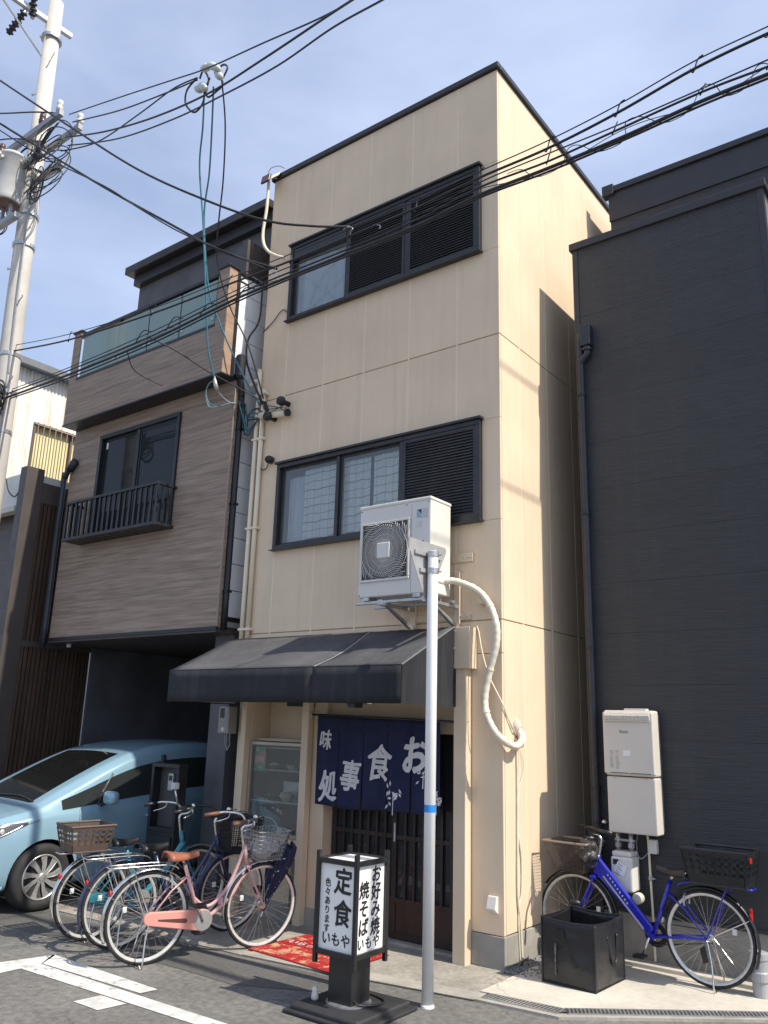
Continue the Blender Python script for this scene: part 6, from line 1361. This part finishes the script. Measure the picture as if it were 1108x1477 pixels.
ohc([(-4.1, -1.22, 5.85), (-4.3, -.95, 5.75), (-4.2, -.62, 5.66)], .006, 'short drop wire from the lower bundle towards the glass balcony')
# bracket and cable tangle at the brown house corner
cb = thing('cable_bracket', 'steel cable bracket with teal loop at the corner of the brown house', 'bracket', (-3.45, -.35, 5.5))
obj('thimble', MB().tube([(-3.362, -.55, 5.60), (-3.36, -.52, 5.50), (-3.36, -.48, 5.44)], [.012, .026, .018], 8), M_STEEL, cb, smooth=True)
obj('hook_arm', T(smoothpts([(-3.36, -.50, 5.47), (-3.37, -.40, 5.40), (-3.38, -.28, 5.38), (-3.385, -.20, 5.38)], 5), .011, 7), M_STEEL, cb, smooth=True)
for k in range(3): obj('slack_loop', T(smoothpts([(-3.37, -.53, 5.55), (-3.50+.01*k, -.50, 5.57), (-3.58, -.47, 5.50), (-3.55, -.44, 5.36-.02*k), (-3.44, -.38, 5.31), (-3.36, -.30, 5.36), (-3.33, -.22, 5.38)], 6), .007, 6), M_CABLEBLUE if k < 2 else M_CABLEGREY, cb, smooth=True)
for k in range(7):
    r0 = random.Random(k+20); pts = [(-3.33, -.19+.02*k, 5.42), (-3.28+.05*r0.random(), -.12, 5.25-.25*r0.random()), (-3.25, -.09, 5.0+.3*r0.random()), (-3.15+.05*r0.random(), -.07, 5.15+.2*r0.random()), (-3.02, -.06, 5.22)]
    obj('tangle_wire', T(smoothpts(pts, 7), .006+.002*(k % 2), 5), M_CABLE if k % 3 else M_CABLEBLUE, cb, smooth=True)
jb = thing('wall_junction', 'white tube junction with black insulators on the beige wall', 'junction', (-2.85, -.06, 5.2))
obj('tube', T([(-3.07, -.075, 5.215), (-2.64, -.075, 5.165)], .040, 14), M_CREAM, jb, smooth=True)
for x in (-2.70, -2.90): obj('round_insulator', MB().lathe([(.0, -.16), (.05, -.15), (.055, -.11), (.03, -.10), (.03, .0)], 'y', (x, 0, 5.30 if x > -2.8 else 5.16), 14), M_BLACK, jb, smooth=True)
obj('end_cap', T([(-2.655, -.075, 5.167), (-2.625, -.075, 5.163)], .044, 14), M_BLACK, jb)
obj('head_fitting', MB().tube([(-3.0, -.09, 5.37), (-2.985, -.08, 5.30), (-2.95, -.08, 5.24)], [.016, .03, .02], 8), M_BLACK, jb, smooth=True)
for k in range(3): obj('jumper', T(smoothpts([(-3.0, -.08, 5.33), (-2.88, -.13, 5.20+.04*k), (-2.72, -.13, 5.22), (-2.64, -.10, 5.26-.05*k)], 6), .005, 5), M_CABLE, jb, smooth=True)
# cream conduits on the left edge of the facade
for i, (x, zt, lb) in enumerate(((-3.165, 5.60, 'left of the two cream conduits on the facade edge'), (-3.075, 5.55, 'right of the two cream conduits on the facade edge'))):
    t = thing('conduit', lb, 'conduit', (x, -.03, 2.68), 'cream conduits on the facade')
    obj('tube', T(smoothpts([(x, -.035, 2.66), (x, -.035, zt), (x-.02, -.04, zt+.07), (x-.07, -.06, zt+.08), (x-.10, -.07, zt+.03)], 5) if i == 0 else [(x, -.035, 2.66), (x, -.035, zt)], .026, 12), M_CREAM, t, smooth=True)
    for z in (2.78, 3.9, 4.95, 5.5): obj('saddle_clip', B(x-.036, x+.055, -.066, -.001, z-.013, z+.013), M_CREAM, t, bev=.003)
single('dome_camera', MB().lathe([(.0, -.10), (.03, -.095), (.045, -.07), (.045, -.02), (.02, .0)], 'y', (-2.90, 0, 4.665), 16), M_BLACK, 'small black round bell on the beige wall beside the lower window', 'camera', smooth=True)
cable('camera_cable', [(-2.90, -.06, 4.625), (-2.95, -.04, 4.575), (-3.02, -.03, 4.57), (-3.07, -.03, 4.60), (-3.10, -.03, 4.53)], .006, M_CABLE, 'short curved wire between the round bell and the conduit')
fl = thing('floodlight', 'brown fronted floodlight at the top left corner of the beige building', 'floodlight', (-3.12, -.1, 8.3))
obj('housing', MB().prism([(-3.20, -.22, 8.26), (-3.04, -.22, 8.26), (-3.04, -.08, 8.40), (-3.20, -.08, 8.40)], (0, .06, .10)), M_CREAM, fl, bev=.01)
obj('lens_hood', MB().prism([(-3.19, -.235, 8.25), (-3.05, -.235, 8.25), (-3.05, -.215, 8.36), (-3.19, -.215, 8.36)], (0, .03, .0)), mat('brown_lens', (.10, .05, .055), .3, .1), fl, bev=.006)
obj('arm', T([(-3.12, -.10, 8.40), (-3.12, -.02, 8.43)], .015, 8), M_STEEL, fl)
obj('top_loop', T(smoothpts([(-3.2, -.12, 8.42), (-3.15, -.12, 8.52), (-3.05, -.08, 8.54), (-2.98, -.04, 8.50)], 6), .006, 6), M_CABLEGREY, fl, smooth=True)
cable('corner_hose', [(-3.19, -.10, 8.36), (-3.20, -.09, 8.0), (-3.235, -.09, 7.68), (-3.21, -.09, 7.5), (-3.12, -.09, 7.36), (-2.98, -.09, 7.25), (-2.84, -.09, 7.17)], .020, M_CREAM, 'pale hose hanging down the top left corner of the beige building', 'hose')
cable('dangling_wire', [(-3.2, .0, 6.34), (-3.02, -.02, 6.42), (-2.93, -.02, 6.50), (-2.87, -.015, 6.53), (-2.82, -.01, 6.49)], .006, M_CABLE, 'short dark wire curling on the wall left of the upper window')
cable('wall_drop_cable', [(-3.22, -.05, 7.0), (-3.24, -.04, 6.5), (-3.34, -.10, 6.25), (-3.33, -.12, 6.0), (-3.25, -.10, 5.75), (-3.05, -.07, 5.36)], .012, M_CABLE, 'thick dark cable bending down between the brown house and beige wall')
cable('garage_cable', [(-7.6, -.6, 5.05), (-7.45, -.62, 4.85), (-7.3, -.60, 4.75), (-7.18, -.6, 4.85), (-7.16, -.58, 5.02)], .009, M_CABLE, 'sagging black cable on the white garage house')
# cables that cross the street overhead to the right, beyond the top of the view (their soft shadows stripe the side wall)
for (x, z, r, lb) in ((4.6, 10.6, .013, 'higher cable crossing the street overhead, its soft shadow striping the beige side wall'), (4.4, 9.2, .012, 'lower cable crossing the street overhead, its soft shadow striping the beige side wall')):
    ohc([(x, y, z+.004*y*y) for y in (-9, -6, -3, 0, 3, 6, 9)], r, lb)
